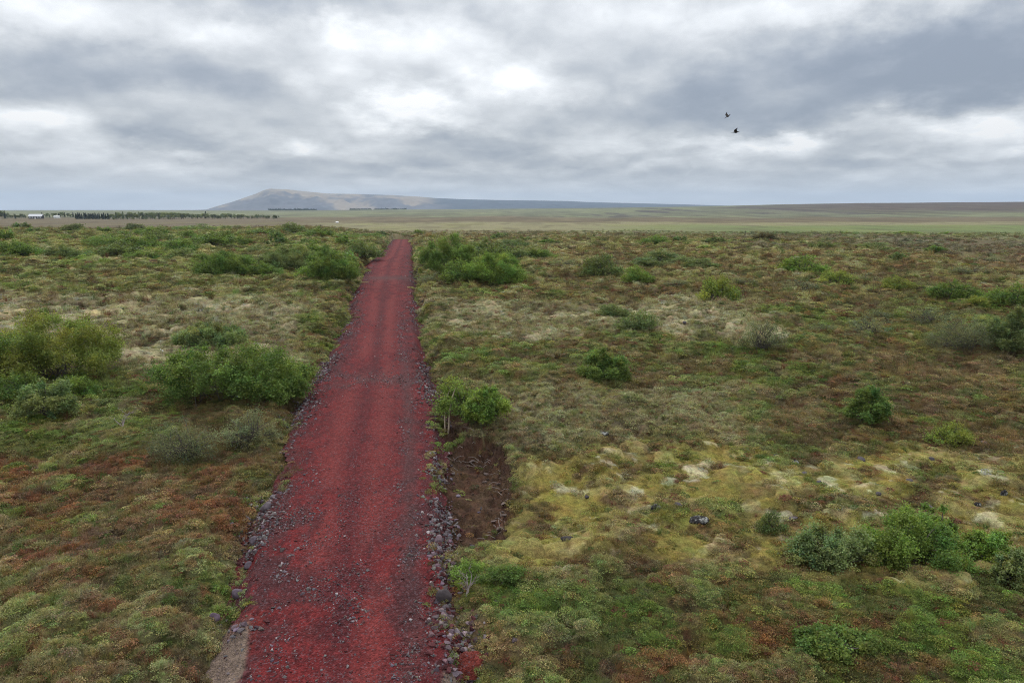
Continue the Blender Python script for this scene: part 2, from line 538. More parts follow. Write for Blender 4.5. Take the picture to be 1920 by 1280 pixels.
def cover_colour(x, y, z, i1, i2):
    w, u, v, r = cover_weights(x, y, z, i1, i2)
    tot = 0
    col = np.zeros((len(x), 3))
    for k_, wt in w.items():
        wt = np.maximum(wt, 0) ** 2.3
        tot = tot + wt
        col += wt[:, None] * C[k_]
    col = col / np.maximum(tot, 1e-5)[:, None]
    # every hummock carries its own mix of plants
    hb = (0.78 + 0.44 * i1) * (0.90 + 0.20 * i2)
    fr = np.hypot(x, y)
    m3, i3 = mounds((x + 2 * (n_ := fbm(x / 2, y / 2, 221, 2))) / 2.1, (y + n_) / 1.5, 225)
    i3 = i3 * sstep(35, 80, fr) + 0.5 * (1 - sstep(35, 80, fr))
    hb = hb * (0.70 + 0.60 * i3)
    wk = sstep(0.62, 0.75, i1)[:, None] * 0.22
    col = col * (1 - wk) + C['grey'] * 1.05 * wk
    wk = (sstep(0.30, 0.22, i1) if False else (1 - sstep(0.14, 0.24, i1)))[:, None] * 0.25
    col = col * (1 - wk) + C['plum'] * wk
    wk = (sstep(0.70, 0.80, i3) * sstep(40, 80, fr))[:, None] * 0.5
    col = col * (1 - wk) + C['straw'] * 0.95 * wk
    wk = ((1 - sstep(0.20, 0.30, i3)) * sstep(40, 80, fr))[:, None] * 0.5
    col = col * (1 - wk) + C['brown'] * 0.8 * wk
    col = col * hb[:, None] * np.array((1.54, 1.51, 1.24))
    # beyond the rise: plain, moor and fell in long strips
    b = (u - 960)
    n1 = fbm(x / 60, y / 160, 201, 4)
    n2 = fbm(x / 18, y / 70, 203, 3)
    vv = v + (n1 - 0.5) * 9

    def lay(c0, m_):
        nonlocal col
        col = col * (1 - m_[:, None]) + c0 * m_[:, None]
    lim = 105 * sstep(9, 15, -np.degrees(np.arctan2(x, y))) - 58 * sstep(1200, 1750, u)
    nb_ = fbm(x / 14, y / 22, 205, 4)
    far = sstep(145, 240, r - lim + (n1 - 0.5) * 80 + (nb_ - 0.5) * 190)
    lay(C['moor'] * 0.9 + C['brown'] * 0.1, far)
    hay_m = far * sstep(416, 419, vv) * (1 - sstep(452, 470, vv)) * sstep(520, 640, u + (n1 - 0.5) * 160)
    lay(C['hay'] * 0.85 + C['straw'] * 0.15, hay_m)
    lay(C['field'], far * sstep(980, 1450, u + (n2 - .5) * 200) * sstep(421, 425, vv) * (1 - sstep(438, 443, vv)) * 0.9)
    lay(C['fell'], far * sstep(1380, 1560, u) * sstep(440, 446, vv) * (1 - sstep(468, 480, vv)) * 0.7)
    lay(C['brown'] * 1.1, far * sstep(0.50, 0.60, nb_) * (1 - sstep(250, 460, r)) * 0.55)
    lay(C['olive'] * 1.1, far * sstep(0.56, 0.64, n2) * (1 - sstep(500, 900, r)) * 0.35)
    up = far * (1 - sstep(405, 409, vv))
    lay(C['fell'], up)
    n3 = fbm(x / 110, y / 300, 207, 4)
    lay(np.array((0.17, 0.18, 0.10)), up * sstep(0.52, 0.62, n3) * 0.7)
    lay(np.array((0.075, 0.066, 0.060)), up * sstep(0.60, 0.66, fbm(x / 40, y / 260, 209, 3)) * 0.9 * sstep(900, 1100, u))
    lay(np.array((0.088, 0.068, 0.057)), up * sstep(1250, 1650, u) * (1 - sstep(391, 403, vv)) * 0.9)
    lay(C['hay'], up * sstep(0.62, 0.68, fbm(x / 300, y / 500, 213, 3)) * (1 - sstep(700, 1100, u)) * 0.5)
    lay(C['dark'] * 1.6, far * sstep(0.58, 0.68, fbm(x / 9, y / 40, 215, 3)) * (1 - sstep(700, 1600, r)) * 0.35)
    col *= (1 + (n2 - 0.5) * 0.6 * far)[:, None]
    return col, w, far


# ------------------------------------------------------------------ mesh helpers


def np_mesh(name, V, Fc, smooth=True, colour=None):
    me = bpy.data.meshes.new(name)
    V = np.asarray(V, np.float32)
    Fc = np.asarray(Fc, np.int32)
    me.vertices.add(len(V))
    me.vertices.foreach_set('co', V.ravel())
    nside = Fc.shape[1] if len(Fc) else 3
    me.loops.add(Fc.size)
    me.loops.foreach_set('vertex_index', Fc.ravel())
    me.polygons.add(len(Fc))
    me.polygons.foreach_set('loop_start', np.arange(0, Fc.size, nside, dtype=np.int32))
    me.polygons.foreach_set('use_smooth', np.full(len(Fc), smooth))
    if colour is not None:
        at = me.attributes.new('Col', 'FLOAT_COLOR', 'POINT')
        cc = np.ones((len(V), 4), np.float32)
        cc[:, :3] = colour
        at.data.foreach_set('color', cc.ravel())
    me.update(calc_edges=True)
    me.validate()
    return me


def link(name, me, mat=None, parent=None, kind=None, label=None, cat=None, group=None, loc=None):
    o = bpy.data.objects.new(name, me)
    COL.objects.link(o)
    if mat is not None:
        if len(me.materials) == 0:
            me.materials.append(mat)
    if parent is not None:
        o.parent = parent
    if kind:
        o['kind'] = kind
    if label:
        o['label'] = label
    if cat:
        o['category'] = cat
    if group:
        o['group'] = group
    if loc is not None:
        o.location = loc
    return o


def thing(name, label, cat, loc=(0, 0, 0), rz=0.0, group=None):
    o = bpy.data.objects.new(name, None)
    COL.objects.link(o)
    o.location = loc
    o.rotation_euler = (0, 0, rz)
    o.empty_display_size = 0.3
    o['label'] = label
    o['category'] = cat
    if group:
        o['group'] = group
    return o


# ------------------------------------------------------------------ materials


class MT:
    def __init__(self, name, rough=0.9, spec=0.15):
        self.m = bpy.data.materials.new(name)
        self.m.use_nodes = True
        self.nt = self.m.node_tree
        self.b = self.nt.nodes['Principled BSDF']
        self.b.inputs['Roughness'].default_value = rough
        self.b.inputs['Specular IOR Level'].default_value = spec
        self.out = self.nt.nodes['Material Output']

    def n(self, t, **kw):
        q = self.nt.nodes.new(t)
        for k_, v_ in kw.items():
            setattr(q, k_, v_)
        return q

    def l(self, a, b):
        self.nt.links.new(a, b)

    def pos(self):
        return self.n('ShaderNodeNewGeometry').outputs['Position']

    def objc(self):
        return self.n('ShaderNodeTexCoord').outputs['Object']

    def noise(self, vec, scale, detail=5, rough=0.6, out='Fac'):
        q = self.n('ShaderNodeTexNoise')
        q.inputs['Scale'].default_value = scale
        q.inputs['Detail'].default_value = detail
        q.inputs['Roughness'].default_value = rough
        self.l(vec, q.inputs['Vector'])
        return q.outputs[out]

    def rng(self, s, a, b, c, d):
        q = self.n('ShaderNodeMapRange')
        self.l(s, q.inputs[0])
        for i, vv in enumerate((a, b, c, d)):
            q.inputs[i + 1].default_value = vv
        return q.outputs[0]

    def mix(self, fac, a, b, blend='MIX'):
        q = self.n('ShaderNodeMix', data_type='RGBA', blend_type=blend)
        for i, s in ((0, fac), (6, a), (7, b)):
            if hasattr(s, 'links'):
                self.l(s, q.inputs[i])
            elif isinstance(s, (int, float)):
                q.inputs[i].default_value = s
            else:
                q.inputs[i].default_value = (*s, 1)
        return q.outputs[2]

    def scale(self, col, s):
        q = self.n('ShaderNodeVectorMath', operation='SCALE')
        self.l(col, q.inputs[0])
        if hasattr(s, 'links'):
            self.l(s, q.inputs['Scale'])
        else:
            q.inputs['Scale'].default_value = s
        return q.outputs[0]

    def bump(self, h, strength=0.5, dist=0.02):
        q = self.n('ShaderNodeBump')
        q.inputs['Strength'].default_value = strength
        q.inputs['Distance'].default_value = dist
        self.l(h, q.inputs['Height'])
        self.l(q.outputs[0], self.b.inputs['Normal'])


def mat_ground():
    t = MT('heath_ground', 0.95, 0.05)
    a = t.n('ShaderNodeAttribute', attribute_name='Col')
    p = t.pos()
    n1 = t.noise(p, 5.0, 6, 0.7)
    n2 = t.noise(p, 22.0, 4, 0.7)
    n3 = t.noise(p, 1.4, 5, 0.65, 'Color')
    c = t.scale(a.outputs['Color'], t.rng(n1, 0.3, 0.7, 0.6, 1.55))
    c = t.scale(c, t.rng(n2, 0.3, 0.7, 0.65, 1.4))
    hue = t.mix(0.35, c, n3, 'OVERLAY')
    t.l(hue, t.b.inputs['Base Color'])
    add = t.n('ShaderNodeMath', operation='ADD')
    t.l(n1, add.inputs[0])
    t.l(n2, add.inputs[1])
    t.bump(add.outputs[0], 0.9, 0.09)
    return t.m


def mat_road():
    t = MT('red_scoria_gravel', 0.92, 0.12)
    a = t.n('ShaderNodeAttribute', attribute_name='Col')
    p = t.pos()
    vor = t.n('ShaderNodeTexVoronoi')
    vor.inputs['Scale'].default_value = 26
    t.l(p, vor.inputs['Vector'])
    sepv = t.n('ShaderNodeSeparateColor')
    t.l(vor.outputs['Color'], sepv.inputs[0])
    n1 = t.noise(p, 9, 6, 0.72)
    n2 = t.noise(p, 70, 3, 0.7)
    c = t.scale(a.outputs['Color'], t.rng(n1, 0.3, 0.7, 0.50, 1.5))
    c = t.scale(c, t.rng(sepv.outputs[0], 0, 1, 0.72, 1.28))
    c = t.scale(c, t.rng(n2, 0.3, 0.7, 0.8, 1.2))
    # loose grey grains between the red ones
    g = t.rng(sepv.outputs[1], 0.88, 0.92, 0, 0.4)
    c = t.mix(g, c, (0.17, 0.125, 0.14))
    t.l(c, t.b.inputs['Base Color'])
    add = t.n('ShaderNodeMath', operation='MULTIPLY_ADD')
    t.l(vor.outputs['Distance'], add.inputs[0])
    add.inputs[1].default_value = -0.9
    t.l(n1, add.inputs[2])
    t.bump(add.outputs[0], 0.8, 0.05)
    return t.m


def mat_leaf(name, inst=False, trans=0.35):
    t = MT(name, 0.6, 0.18)
    if inst:
        a = t.n('ShaderNodeAttribute', attribute_name='Col', attribute_type='INSTANCER')
        base = a.outputs['Color']
    else:
        base = t.n('ShaderNodeObjectInfo').outputs['Color']
    vcol = t.n('ShaderNodeAttribute', attribute_name='Col')
    c = t.mix(1.0, base, vcol.outputs['Color'], 'MULTIPLY')
    t.l(c, t.b.inputs['Base Color'])
    tr = t.n('ShaderNodeBsdfTranslucent')
    c2 = t.mix(1.0, c, (1.15, 1.2, 0.6), 'MULTIPLY')
    t.l(c2, tr.inputs['Color'])
    ms = t.n('ShaderNodeMixShader')
    ms.inputs[0].default_value = trans
    t.l(t.b.outputs[0], ms.inputs[1])
    t.l(tr.outputs[0], ms.inputs[2])
    t.l(ms.outputs[0], t.out.inputs['Surface'])
    return t.m


def mat_plain(name, c0, c1, scale=6, rough=0.9, bump=0.4, spec=0.15, use_obj_col=False, dist=0.02):
    t = MT(name, rough, spec)
    p = t.objc()
    n1 = t.noise(p, scale, 6, 0.65)
    c = t.mix(t.rng(n1, 0.32, 0.68, 0, 1), c0, c1)
    if use_obj_col:
        c = t.mix(1.0, c, t.n('ShaderNodeObjectInfo').outputs['Color'], 'MULTIPLY')
    t.l(c, t.b.inputs['Base Color'])
    t.bump(n1, bump, dist)
    return t.m


def mat_stone_inst():
    t = MT('gravel_stone', 0.9, 0.15)
    a = t.n('ShaderNodeAttribute', attribute_name='Col', attribute_type='INSTANCER')
    n1 = t.noise(t.objc(), 14, 5, 0.7)
    c = t.scale(a.outputs['Color'], t.rng(n1, 0.3, 0.7, 0.65, 1.35))
    t.l(c, t.b.inputs['Base Color'])
    t.bump(n1, 0.5, 0.02)
    return t.m


def mat_lichen_rock():
    t = MT('lichen_spotted_lava', 0.95, 0.1)
    p = t.objc()
    n1 = t.noise(p, 6.5, 7, 0.78)
    n2 = t.noise(p, 16, 5, 0.65)
    c = t.mix(t.rng(n2, 0.35, 0.65, 0, 1), (0.012, 0.011, 0.012), (0.05, 0.046, 0.046))
    c = t.mix(t.rng(n1, 0.51, 0.60, 0, 1), c, (0.34, 0.34, 0.31))
    t.l(c, t.b.inputs['Base Color'])
    t.bump(n2, 0.8, 0.06)
    return t.m


M_GROUND = mat_ground()
M_ROAD = mat_road()
M_LEAF = mat_leaf('shrub_leaf', False, 0.42)
M_COVER = mat_leaf('dwarf_shrub_leaf', True, 0.25)
M_GRAVEL = mat_stone_inst()
M_STONE = mat_plain('lava_stone', (0.080, 0.068, 0.073), (0.20, 0.172, 0.180), 5, 0.9, 0.6, 0.15, True, 0.03)
M_LROCK = mat_lichen_rock()
M_BARK = mat_plain('grey_bark', (0.075, 0.062, 0.052), (0.16, 0.14, 0.12), 9)
M_PALEBARK = mat_plain('pale_birch_bark', (0.34, 0.26, 0.19), (0.58, 0.47, 0.36), 7)
M_DEAD = mat_plain('dead_wood', (0.16, 0.13, 0.12), (0.36, 0.30, 0.27), 7)
M_DARKBARK = mat_plain('dark_bark', (0.04, 0.03, 0.024), (0.08, 0.065, 0.05), 4)

# ------------------------------------------------------------------ ground sheet


def build_ground():
    bear = np.concatenate([np.arange(-180, -46, 4.0), np.arange(-46, 46.01, 0.15), np.arange(50, 180, 4.0)])
    rr = [1.0, 2.0, 3.0, 4.0, 5.5, 7.0, 8.5]
    r = 9.5
    while r < 12500:
        rr.append(r)
        if r < 200:
            r += max(0.05, 0.0052 * r)
        elif r < 700:
            r *= 1.012
        else:
            r *= 1.022
    rr.append(12500)
    rr = np.array(rr)
    nb, nr = len(bear), len(rr)
    B = np.radians(bear)
    X = (rr[:, None] * np.sin(B)[None, :]).ravel()
    Y = (rr[:, None] * np.cos(B)[None, :]).ravel()
    z, m1, i1, m2, i2, pt, pi = land(X, Y)
    col, w, _ = cover_colour(X, Y, z, i1, i2)
    tot = sum(np.maximum(q, 0) for q in w.values())
    bare = (w['moss'] + w['lichen'] + w['white']) / np.maximum(tot, 1e-3)
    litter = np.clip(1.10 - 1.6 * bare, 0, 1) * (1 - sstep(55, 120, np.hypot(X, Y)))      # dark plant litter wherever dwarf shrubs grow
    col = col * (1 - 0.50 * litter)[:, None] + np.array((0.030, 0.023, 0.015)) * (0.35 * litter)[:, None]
    rough = fbm(X / 0.3, Y / 0.3, 301, 3)
    pc = C['peat'] * (0.6 + 0.9 * rough[:, None])
    pc = np.where((fbm(X / 0.7, Y / 0.25, 303, 3) > 0.56)[:, None], np.array((0.098, 0.056, 0.035)), pc)
    col = np.where(pt[:, None], pc, col)
    col = np.where(pi[:, None], C['peat'] * (0.5 + 0.9 * rough[:, None]), col)
    # trampled dead heath along the rim of the scrape
    V = np.stack([X, Y, z], 1)
    V = np.vstack([V, [[0, 0, float(macro(0., 0.))]]])
    col = np.vstack([col, col[:1]])
    i = np.arange(nr - 1)[:, None]
    j = np.arange(nb)[None, :]
    jn = (j + 1) % nb
    q = np.stack([i * nb + j, i * nb + jn, (i + 1) * nb + jn, (i + 1) * nb + j], -1).reshape(-1, 4)[:, ::-1]
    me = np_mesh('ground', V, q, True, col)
    bm = bmesh.new()
    o = link('ground', me, M_GROUND, kind='structure')
    bm.free()
    return o


build_ground()

# ------------------------------------------------------------------ road bed


def road_height(x, y):
    a, b, c, d = road_at(y)
    base = macro(x, y)
    s = (x - b) / np.maximum(c - b, 0.1)            # 0..1 over the red running surface
    crown = 0.30 + 0.05 * (1 - np.clip((2 * s - 1) ** 2, 0, 1))
    ruts = -0.045 * (np.exp(-((s - 0.33) / 0.09) ** 2) + np.exp(-((s - 0.63) / 0.09) ** 2))
    tl = np.clip((x - a) / np.maximum(b - a, 0.05), 0, 1)
    tr_ = np.clip((d - x) / np.maximum(d - c, 0.05), 0, 1)
    sh = np.minimum(sstep(0, 1, tl), sstep(0, 1, tr_))
    z = base - 0.16 + (crown + ruts + 0.16) * sh
    lump = (fbm(x / 0.6, y / 0.6, 401, 4) - 0.5)
    edge = 1 - np.clip(np.minimum((x - b), (c - x)) / 0.8, 0, 1)
    z = z + lump * (0.05 + 0.24 * edge) * np.minimum(1, sh * 3 + 0.25)
    return z, s, sh, edge, lump


def road_colour(x, y, z, s, edge):
    u, v = project(x, y, z)
    red = np.array((0.225, 0.031, 0.034))
    rust = np.array((0.180, 0.030, 0.018))
    pink = np.array((0.275, 0.056, 0.054))
    dark = np.array((0.100, 0.024, 0.030))
    grey = np.array((0.135, 0.082, 0.084))
    n1 = fbm(x / 1.4, y / 4.5, 411, 4)
    n2 = fbm(x / 0.5, y / 0.9, 413, 4)
    n3 = fbm(x / 0.9, y / 3.0, 415, 3)
    col = np.tile(red, (len(x), 1))

    def lay(c0, m_):
        nonlocal col
        m_ = np.clip(m_, 0, 1)[:, None]
        col = col * (1 - m_) + c0 * m_
    lay(dark, sstep(0.42, 0.64, n2) * 0.42)
    n4 = fbm(x / 0.16, y / 0.3, 417, 3)
    lay(dark * 0.8, sstep(0.50, 0.66, n4) * 0.55)
    lay(grey * 0.8, sstep(0.60, 0.72, fbm(x / 0.22, y / 0.35, 419, 3)) * 0.25 * sstep(0.40, 0.56, n1 * 0.5 + n2 * 0.5))
    lay(rust, sstep(0.50, 0.66, n1) * 0.5 * edge)
    track = np.exp(-((s - 0.33) / 0.10) ** 2) + np.exp(-((s - 0.63) / 0.10) ** 2)
    lay(pink, track * 0.75 * sstep(0.35, 0.6, n3 + 0.08))
    strip = np.exp(-((s - 0.48) / 0.06) ** 2)
    lay(dark, strip * 0.4)
    strip2 = np.exp(-((s - 0.84) / 0.06) ** 2) * sstep(620, 700, v)
    lay(grey * 0.8, strip2 * 0.55)
    lay(grey, np.exp(-((v - 712) / 12) ** 2) * 0.5 * sstep(0.38, 0.52, n2))
    lay(grey, np.exp(-((v - 521) / 4) ** 2) * 0.6)
    lay(grey * 0.7, (1 - np.exp(-((s - 0.47) / 0.22) ** 2)) * sstep(900, 980, v) * (1 - sstep(1160, 1200, v)) * 0.38 * sstep(0.36, 0.52, n2))
    lay(dark, sstep(1040, 1100, v) * (1 - sstep(1160, 1200, v)) * 0.4 * sstep(0.4, 0.55, n2))
    lay(dark * 0.75 + grey * 0.25, edge * 0.75 * sstep(0.30, 0.55, n2))
    # pale sandy gravel of the old bank in the near corners
    tan = np.array((0.27, 0.205, 0.165))
    lay(tan, sstep(1130, 1200, v + (n1 - 0.5) * 80) * (1 - sstep(-0.02, 0.01, s + (n2 - 0.5) * 0.03)))
    lay(tan * 0.9, sstep(1235, 1260, v + (n1 - 0.5) * 50) * sstep(1.0, 1.03, s))
    return col * np.array((0.63, 0.60, 0.57))


def build_road():
    ys = [1.0]
    while ys[-1] < RY1 + 10:
        ys.append(ys[-1] + max(0.07, 0.0042 * ys[-1]))
    ys = np.array(ys)
    nt_ = 110
    t = np.linspace(0, 1, nt_)
    a, b, c, d = road_at(ys)
    wobL = edge_wobble(ys)
    X = (a + wobL - 0.12)[:, None] * (1 - t) + (d - edge_wobble(ys, 5) + 0.12)[:, None] * t
    Y = np.repeat(ys[:, None], nt_, 1)
    x, y = X.ravel(), Y.ravel()
    z, s, sh, edge, _ = road_height(x, y)
    col = road_colour(x, y, z, s, edge)
    V = np.stack([x, y, z], 1)
    i = np.arange(len(ys) - 1)[:, None]
    j = np.arange(nt_ - 1)[None, :]
    q = np.stack([i * nt_ + j, i * nt_ + j + 1, (i + 1) * nt_ + j + 1, (i + 1) * nt_ + j], -1).reshape(-1, 4)
    return link('road', np_mesh('road', V, q, True, col), M_ROAD, kind='structure')


road = build_road()

# ------------------------------------------------------------------ mountain


def build_mountain():
    sil = [(360, 394.5), (395, 393), (420, 385.5), (445, 378.5), (470, 370), (490, 363), (505, 356.5), (515, 354), (545, 355), (580, 359), (620, 363), (680, 364),
           (740, 366), (790, 369), (820, 371.5), (880, 374), (950, 375.5), (1000, 376), (1060, 377), (1100, 379), (1180, 381), (1260, 383), (1350, 385.5), (1430, 388), (1560, 392), (1700, 395)]
    D0, D1 = 7300.0, 8700.0
    us = np.linspace(360, 1700, 520)
    vs = np.interp(us, [p[0] for p in sil], [p[1] for p in sil])
    rows = np.concatenate([np.linspace(0, 1, 60), np.linspace(1.04, 1.8, 10)])
    V, colr = [], []
    bear = np.arctan2(us - 960, F)
    dirs = np.stack([(us - 960) / F, CP + (640 - vs) / F * SP, -SP + (640 - vs) / F * CP], 1)
    slope = dirs[:, 2] / np.hypot(dirs[:, 0], dirs[:, 1])
    for t in rows:
        d = D0 + (D1 - D0) * t
        x = np.sin(bear) * d
        y = np.cos(bear) * d
        top = CAM_H + slope * D1                     # ridge height along each bearing
        spur = fbm(x / 520, y / 900, 501, 4)
        if t <= 1:
            prof = t ** (0.95 + 0.9 * (spur - 0.5) * 2 * (1 - t))
            z = top * prof + (fbm(x / 160, y / 160, 503, 4) - 0.5) * 90 * (t * (1 - t) * 4) * np.clip(top / 160, 0.12, 1.4)
        else:
            z = top * (1 - 0.5 * (t - 1)) - 6
        z = np.maximum(z, -2)
        V.append(np.stack([x, y, z], 1))
        n = fbm(x / 420, y / 420, 505, 4)
        n2 = fbm(x / 130, y / 170, 507, 4)
        sunlit_tan = np.array((0.33, 0.255, 0.170))  # tan rock of the left part, lightened in colour as if sunlit
        rock = np.array((0.125, 0.115, 0.115))
        heath = np.array((0.050, 0.054, 0.058))  # cloud shade over the right part, painted in as a darker colour
        k = sstep(0.44, 0.60, n * 0.6 + n2 * 0.4 + (t - 0.5) * 0.16)
        k = k * (1 - sstep(790, 850, us))
        c = rock * (1 - k[:, None]) + sunlit_tan * k[:, None]
        hh = sstep(800, 850, us + (n - 0.5) * 60)[:, None]  # where the painted cloud shade sets in, towards the right
        c = c * (1 - hh) + heath * hh  # blend in the painted cloud shade (heath holds its darker colour)
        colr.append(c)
    nu = len(us)
    V = np.vstack(V)
    i = np.arange(len(rows) - 1)[:, None]
    j = np.arange(nu - 1)[None, :]
    q = np.stack([i * nu + j, i * nu + j + 1, (i + 1) * nu + j + 1, (i + 1) * nu + j], -1).reshape(-1, 4)
    t = MT('fell_rock', 0.95, 0.05)
    a = t.n('ShaderNodeAttribute', attribute_name='Col')
    n1 = t.noise(t.pos(), 0.012, 6, 0.65)
    t.l(t.scale(a.outputs['Color'], t.rng(n1, 0.3, 0.7, 0.8, 1.2)), t.b.inputs['Base Color'])
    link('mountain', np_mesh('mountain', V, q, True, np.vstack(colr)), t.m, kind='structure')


build_mountain()

# ------------------------------------------------------------------ haze


def build_haze():
    me = bpy.data.meshes.new('haze')
    bm = bmesh.new()
    bmesh.ops.create_cube(bm, size=1.0)
    zb, zt = -12.0, 285.0
    for v in bm.verts:
        v.co = Vector((v.co.x * 27000, v.co.y * 27000, zb if v.co.z < 0 else zt))
    bm.to_mesh(me)
    bm.free()
    m = bpy.data.materials.new('pale_air')
    m.use_nodes = True
    nt = m.node_tree
    nt.nodes.clear()
    pv = nt.nodes.new('ShaderNodeVolumePrincipled')
    pv.inputs['Color'].default_value = (0.63, 0.79, 1.0, 1)
    pv.inputs['Density'].default_value = 0.000085
    pv.inputs['Anisotropy'].default_value = 0.0
    out = nt.nodes.new('ShaderNodeOutputMaterial')
    nt.links.new(pv.outputs[0], out.inputs['Volume'])
    link('haze', me, m, kind='stuff')


build_haze()

# ------------------------------------------------------------------ geometry-node scatter for what nobody could count


def scatter(name, pts, rot, scl, idx, col, protos, kind='stuff', parent=None):
    me = bpy.data.meshes.new(name)
    n = len(pts)
    me.vertices.add(n)
    me.vertices.foreach_set('co', np.asarray(pts, np.float32).ravel())
    at = me.attributes.new('rot', 'FLOAT_VECTOR', 'POINT')
    at.data.foreach_set('vector', np.asarray(rot, np.float32).ravel())
    at = me.attributes.new('scl', 'FLOAT_VECTOR', 'POINT')
    s = np.asarray(scl, np.float32)
    if s.ndim == 1:
        s = np.repeat(s[:, None], 3, 1)
    at.data.foreach_set('vector', s.ravel())
    at = me.attributes.new('idx', 'INT', 'POINT')
    at.data.foreach_set('value', np.asarray(idx, np.int32))
    at = me.attributes.new('Col', 'FLOAT_COLOR', 'POINT')
    cc = np.ones((n, 4), np.float32)
    cc[:, :3] = col
    at.data.foreach_set('color', cc.ravel())
    coll = bpy.data.collections.new(name + '_kinds')
    for p in protos:
        coll.objects.link(p)
    ng = bpy.data.node_groups.new(name + '_scatter', 'GeometryNodeTree')
    ng.interface.new_socket('Geometry', in_out='INPUT', socket_type='NodeSocketGeometry')
    ng.interface.new_socket('Geometry', in_out='OUTPUT', socket_type='NodeSocketGeometry')
    N, L = ng.nodes, ng.links
    gi, go = N.new('NodeGroupInput'), N.new('NodeGroupOutput')
    ci = N.new('GeometryNodeCollectionInfo')
    ci.inputs['Collection'].default_value = coll
    ci.inputs['Separate Children'].default_value = True
    ci.inputs['Reset Children'].default_value = True
    ip = N.new('GeometryNodeInstanceOnPoints')
    ip.inputs['Pick Instance'].default_value = True

    def att(nm, dt):
        a = N.new('GeometryNodeInputNamedAttribute')
        a.data_type = dt
        a.inputs['Name'].default_value = nm
        return a.outputs['Attribute']
    L.new(gi.outputs[0], ip.inputs['Points'])
    L.new(ci.outputs[0], ip.inputs['Instance'])
    L.new(att('rot', 'FLOAT_VECTOR'), ip.inputs['Rotation'])
    L.new(att('scl', 'FLOAT_VECTOR'), ip.inputs['Scale'])
    L.new(att('idx', 'INT'), ip.inputs['Instance Index'])
    L.new(ip.outputs[0], go.inputs[0])
    o = link(name, me, None, kind=kind, parent=parent)
    md = o.modifiers.new('scatter', 'NODES')
    md.node_group = ng
    return o


def proto(name, V, Fc, colv, mat, smooth=False):
    me = np_mesh(name, V, Fc, smooth, colv)
    me.materials.append(mat)
    return bpy.data.objects.new(name, me)


def leaf_quads(P, size, rng, up=0.35, asp=0.55):
    """one small folded-free leaf per point: random facing, leaning upward"""
    n = len(P)
    nrm = rng.normal(size=(n, 3))
    nrm[:, 2] = np.abs(nrm[:, 2]) + up
    nrm /= np.linalg.norm(nrm, axis=1)[:, None]
    t = rng.normal(size=(n, 3))
    t -= (t * nrm).sum(1)[:, None] * nrm
    t /= np.linalg.norm(t, axis=1)[:, None] + 1e-9
    b = np.cross(nrm, t)
    s = np.broadcast_to(np.asarray(size), (n,)) * rng.uniform(0.7, 1.3, n)
    t = t * s[:, None]
    b = b * (s * asp)[:, None]
    V = np.stack([P - t, P + b - t * 0.1, P + t, P - b - t * 0.1], 1).reshape(-1, 3)
    Fc = np.arange(4 * n).reshape(n, 4)
    return V, Fc


def cover_protos():
    out = []
    rng = np.random.default_rng(5)
    for k in range(4):           # leafy cushions
        n = 150
        a = rng.uniform(0, 2 * np.pi, n)
        rr = np.sqrt(rng.uniform(0, 1, n)) * 0.24
        h = 0.125 * np.sqrt(np.clip(1 - (rr / 0.27) ** 2, 0, 1)) * rng.uniform(0.55, 1.1, n)
        P = np.stack([np.cos(a) * rr, np.sin(a) * rr, h - 0.02], 1)
        V, Fc = leaf_quads(P, 0.025, rng, 0.6, 0.6)
        cv = np.repeat(rng.uniform(0.55, 1.5, n)[:, None] * np.array([1, 1, 1]) * (1 + rng.normal(0, 0.10, (n, 3))), 4, 0)
        out.append(proto('cover_a%d' % k, V, Fc, cv, M_COVER))
    for k in range(3):           # grass tufts
        n = 46
        Vs, cs = [], []
        for i in range(n):
            a = rng.uniform(0, 2 * np.pi)
            lean = rng.uniform(0.1, 0.75)
            l = rng.uniform(0.16, 0.34)
            p0 = np.array([rng.normal(0, 0.07), rng.normal(0, 0.07), -0.02])
            dd = np.array([np.cos(a) * lean, np.sin(a) * lean, 1.0])
            dd /= np.linalg.norm(dd)
            sd = np.array([-np.sin(a), np.cos(a), 0]) * 0.006
            mid_ = p0 + dd * l * 0.6
            tip = mid_ + (dd + np.array([np.cos(a) * 0.6, np.sin(a) * 0.6, -0.35])) * l * 0.4
            Vs += [p0 - sd, p0 + sd, mid_ + sd * 0.8, mid_ - sd * 0.8, mid_ - sd * 0.8, mid_ + sd * 0.8, tip + sd * 0.2, tip - sd * 0.2]
            cs += [rng.uniform(0.6, 1.4)] * 8
        V = np.array(Vs)
        out.append(proto('cover_b%d' % k, V, np.arange(len(V)).reshape(-1, 4), np.array(cs)[:, None] * np.ones(3), M_COVER))
    for k in range(2):           # bare twiggy dwarf birch
        Vs, cs = [], []
        n = 40
        for i in range(n):
            a = rng.uniform(0, 2 * np.pi)
            lean = rng.uniform(0.2, 1.0)
            l = rng.uniform(0.14, 0.36)
            p0 = np.array([rng.normal(0, 0.08), rng.normal(0, 0.08), -0.02])
            dd = np.array([np.cos(a) * lean, np.sin(a) * lean, 1.0])
            dd /= np.linalg.norm(dd)
            sd = np.array([-np.sin(a), np.cos(a), 0.2]) * 0.005
            q = p0 + dd * l
            Vs += [p0 - sd, p0 + sd, q + sd * 0.5, q - sd * 0.5]
            cs += [rng.uniform(0.5, 1.3)] * 4
            for s_ in range(2):
                f0 = p0 + dd * l * rng.uniform(0.4, 0.9)
                e = f0 + (dd + rng.normal(0, 0.6, 3)) * l * 0.35
                Vs += [f0 - sd * 0.6, f0 + sd * 0.6, e + sd * 0.3, e - sd * 0.3]
                cs += [rng.uniform(0.6, 1.6)] * 4
        V = np.array(Vs)
        out.append(proto('cover_c%d' % k, V, np.arange(len(V)).reshape(-1, 4), np.array(cs)[:, None] * np.ones(3), M_COVER))
    return out


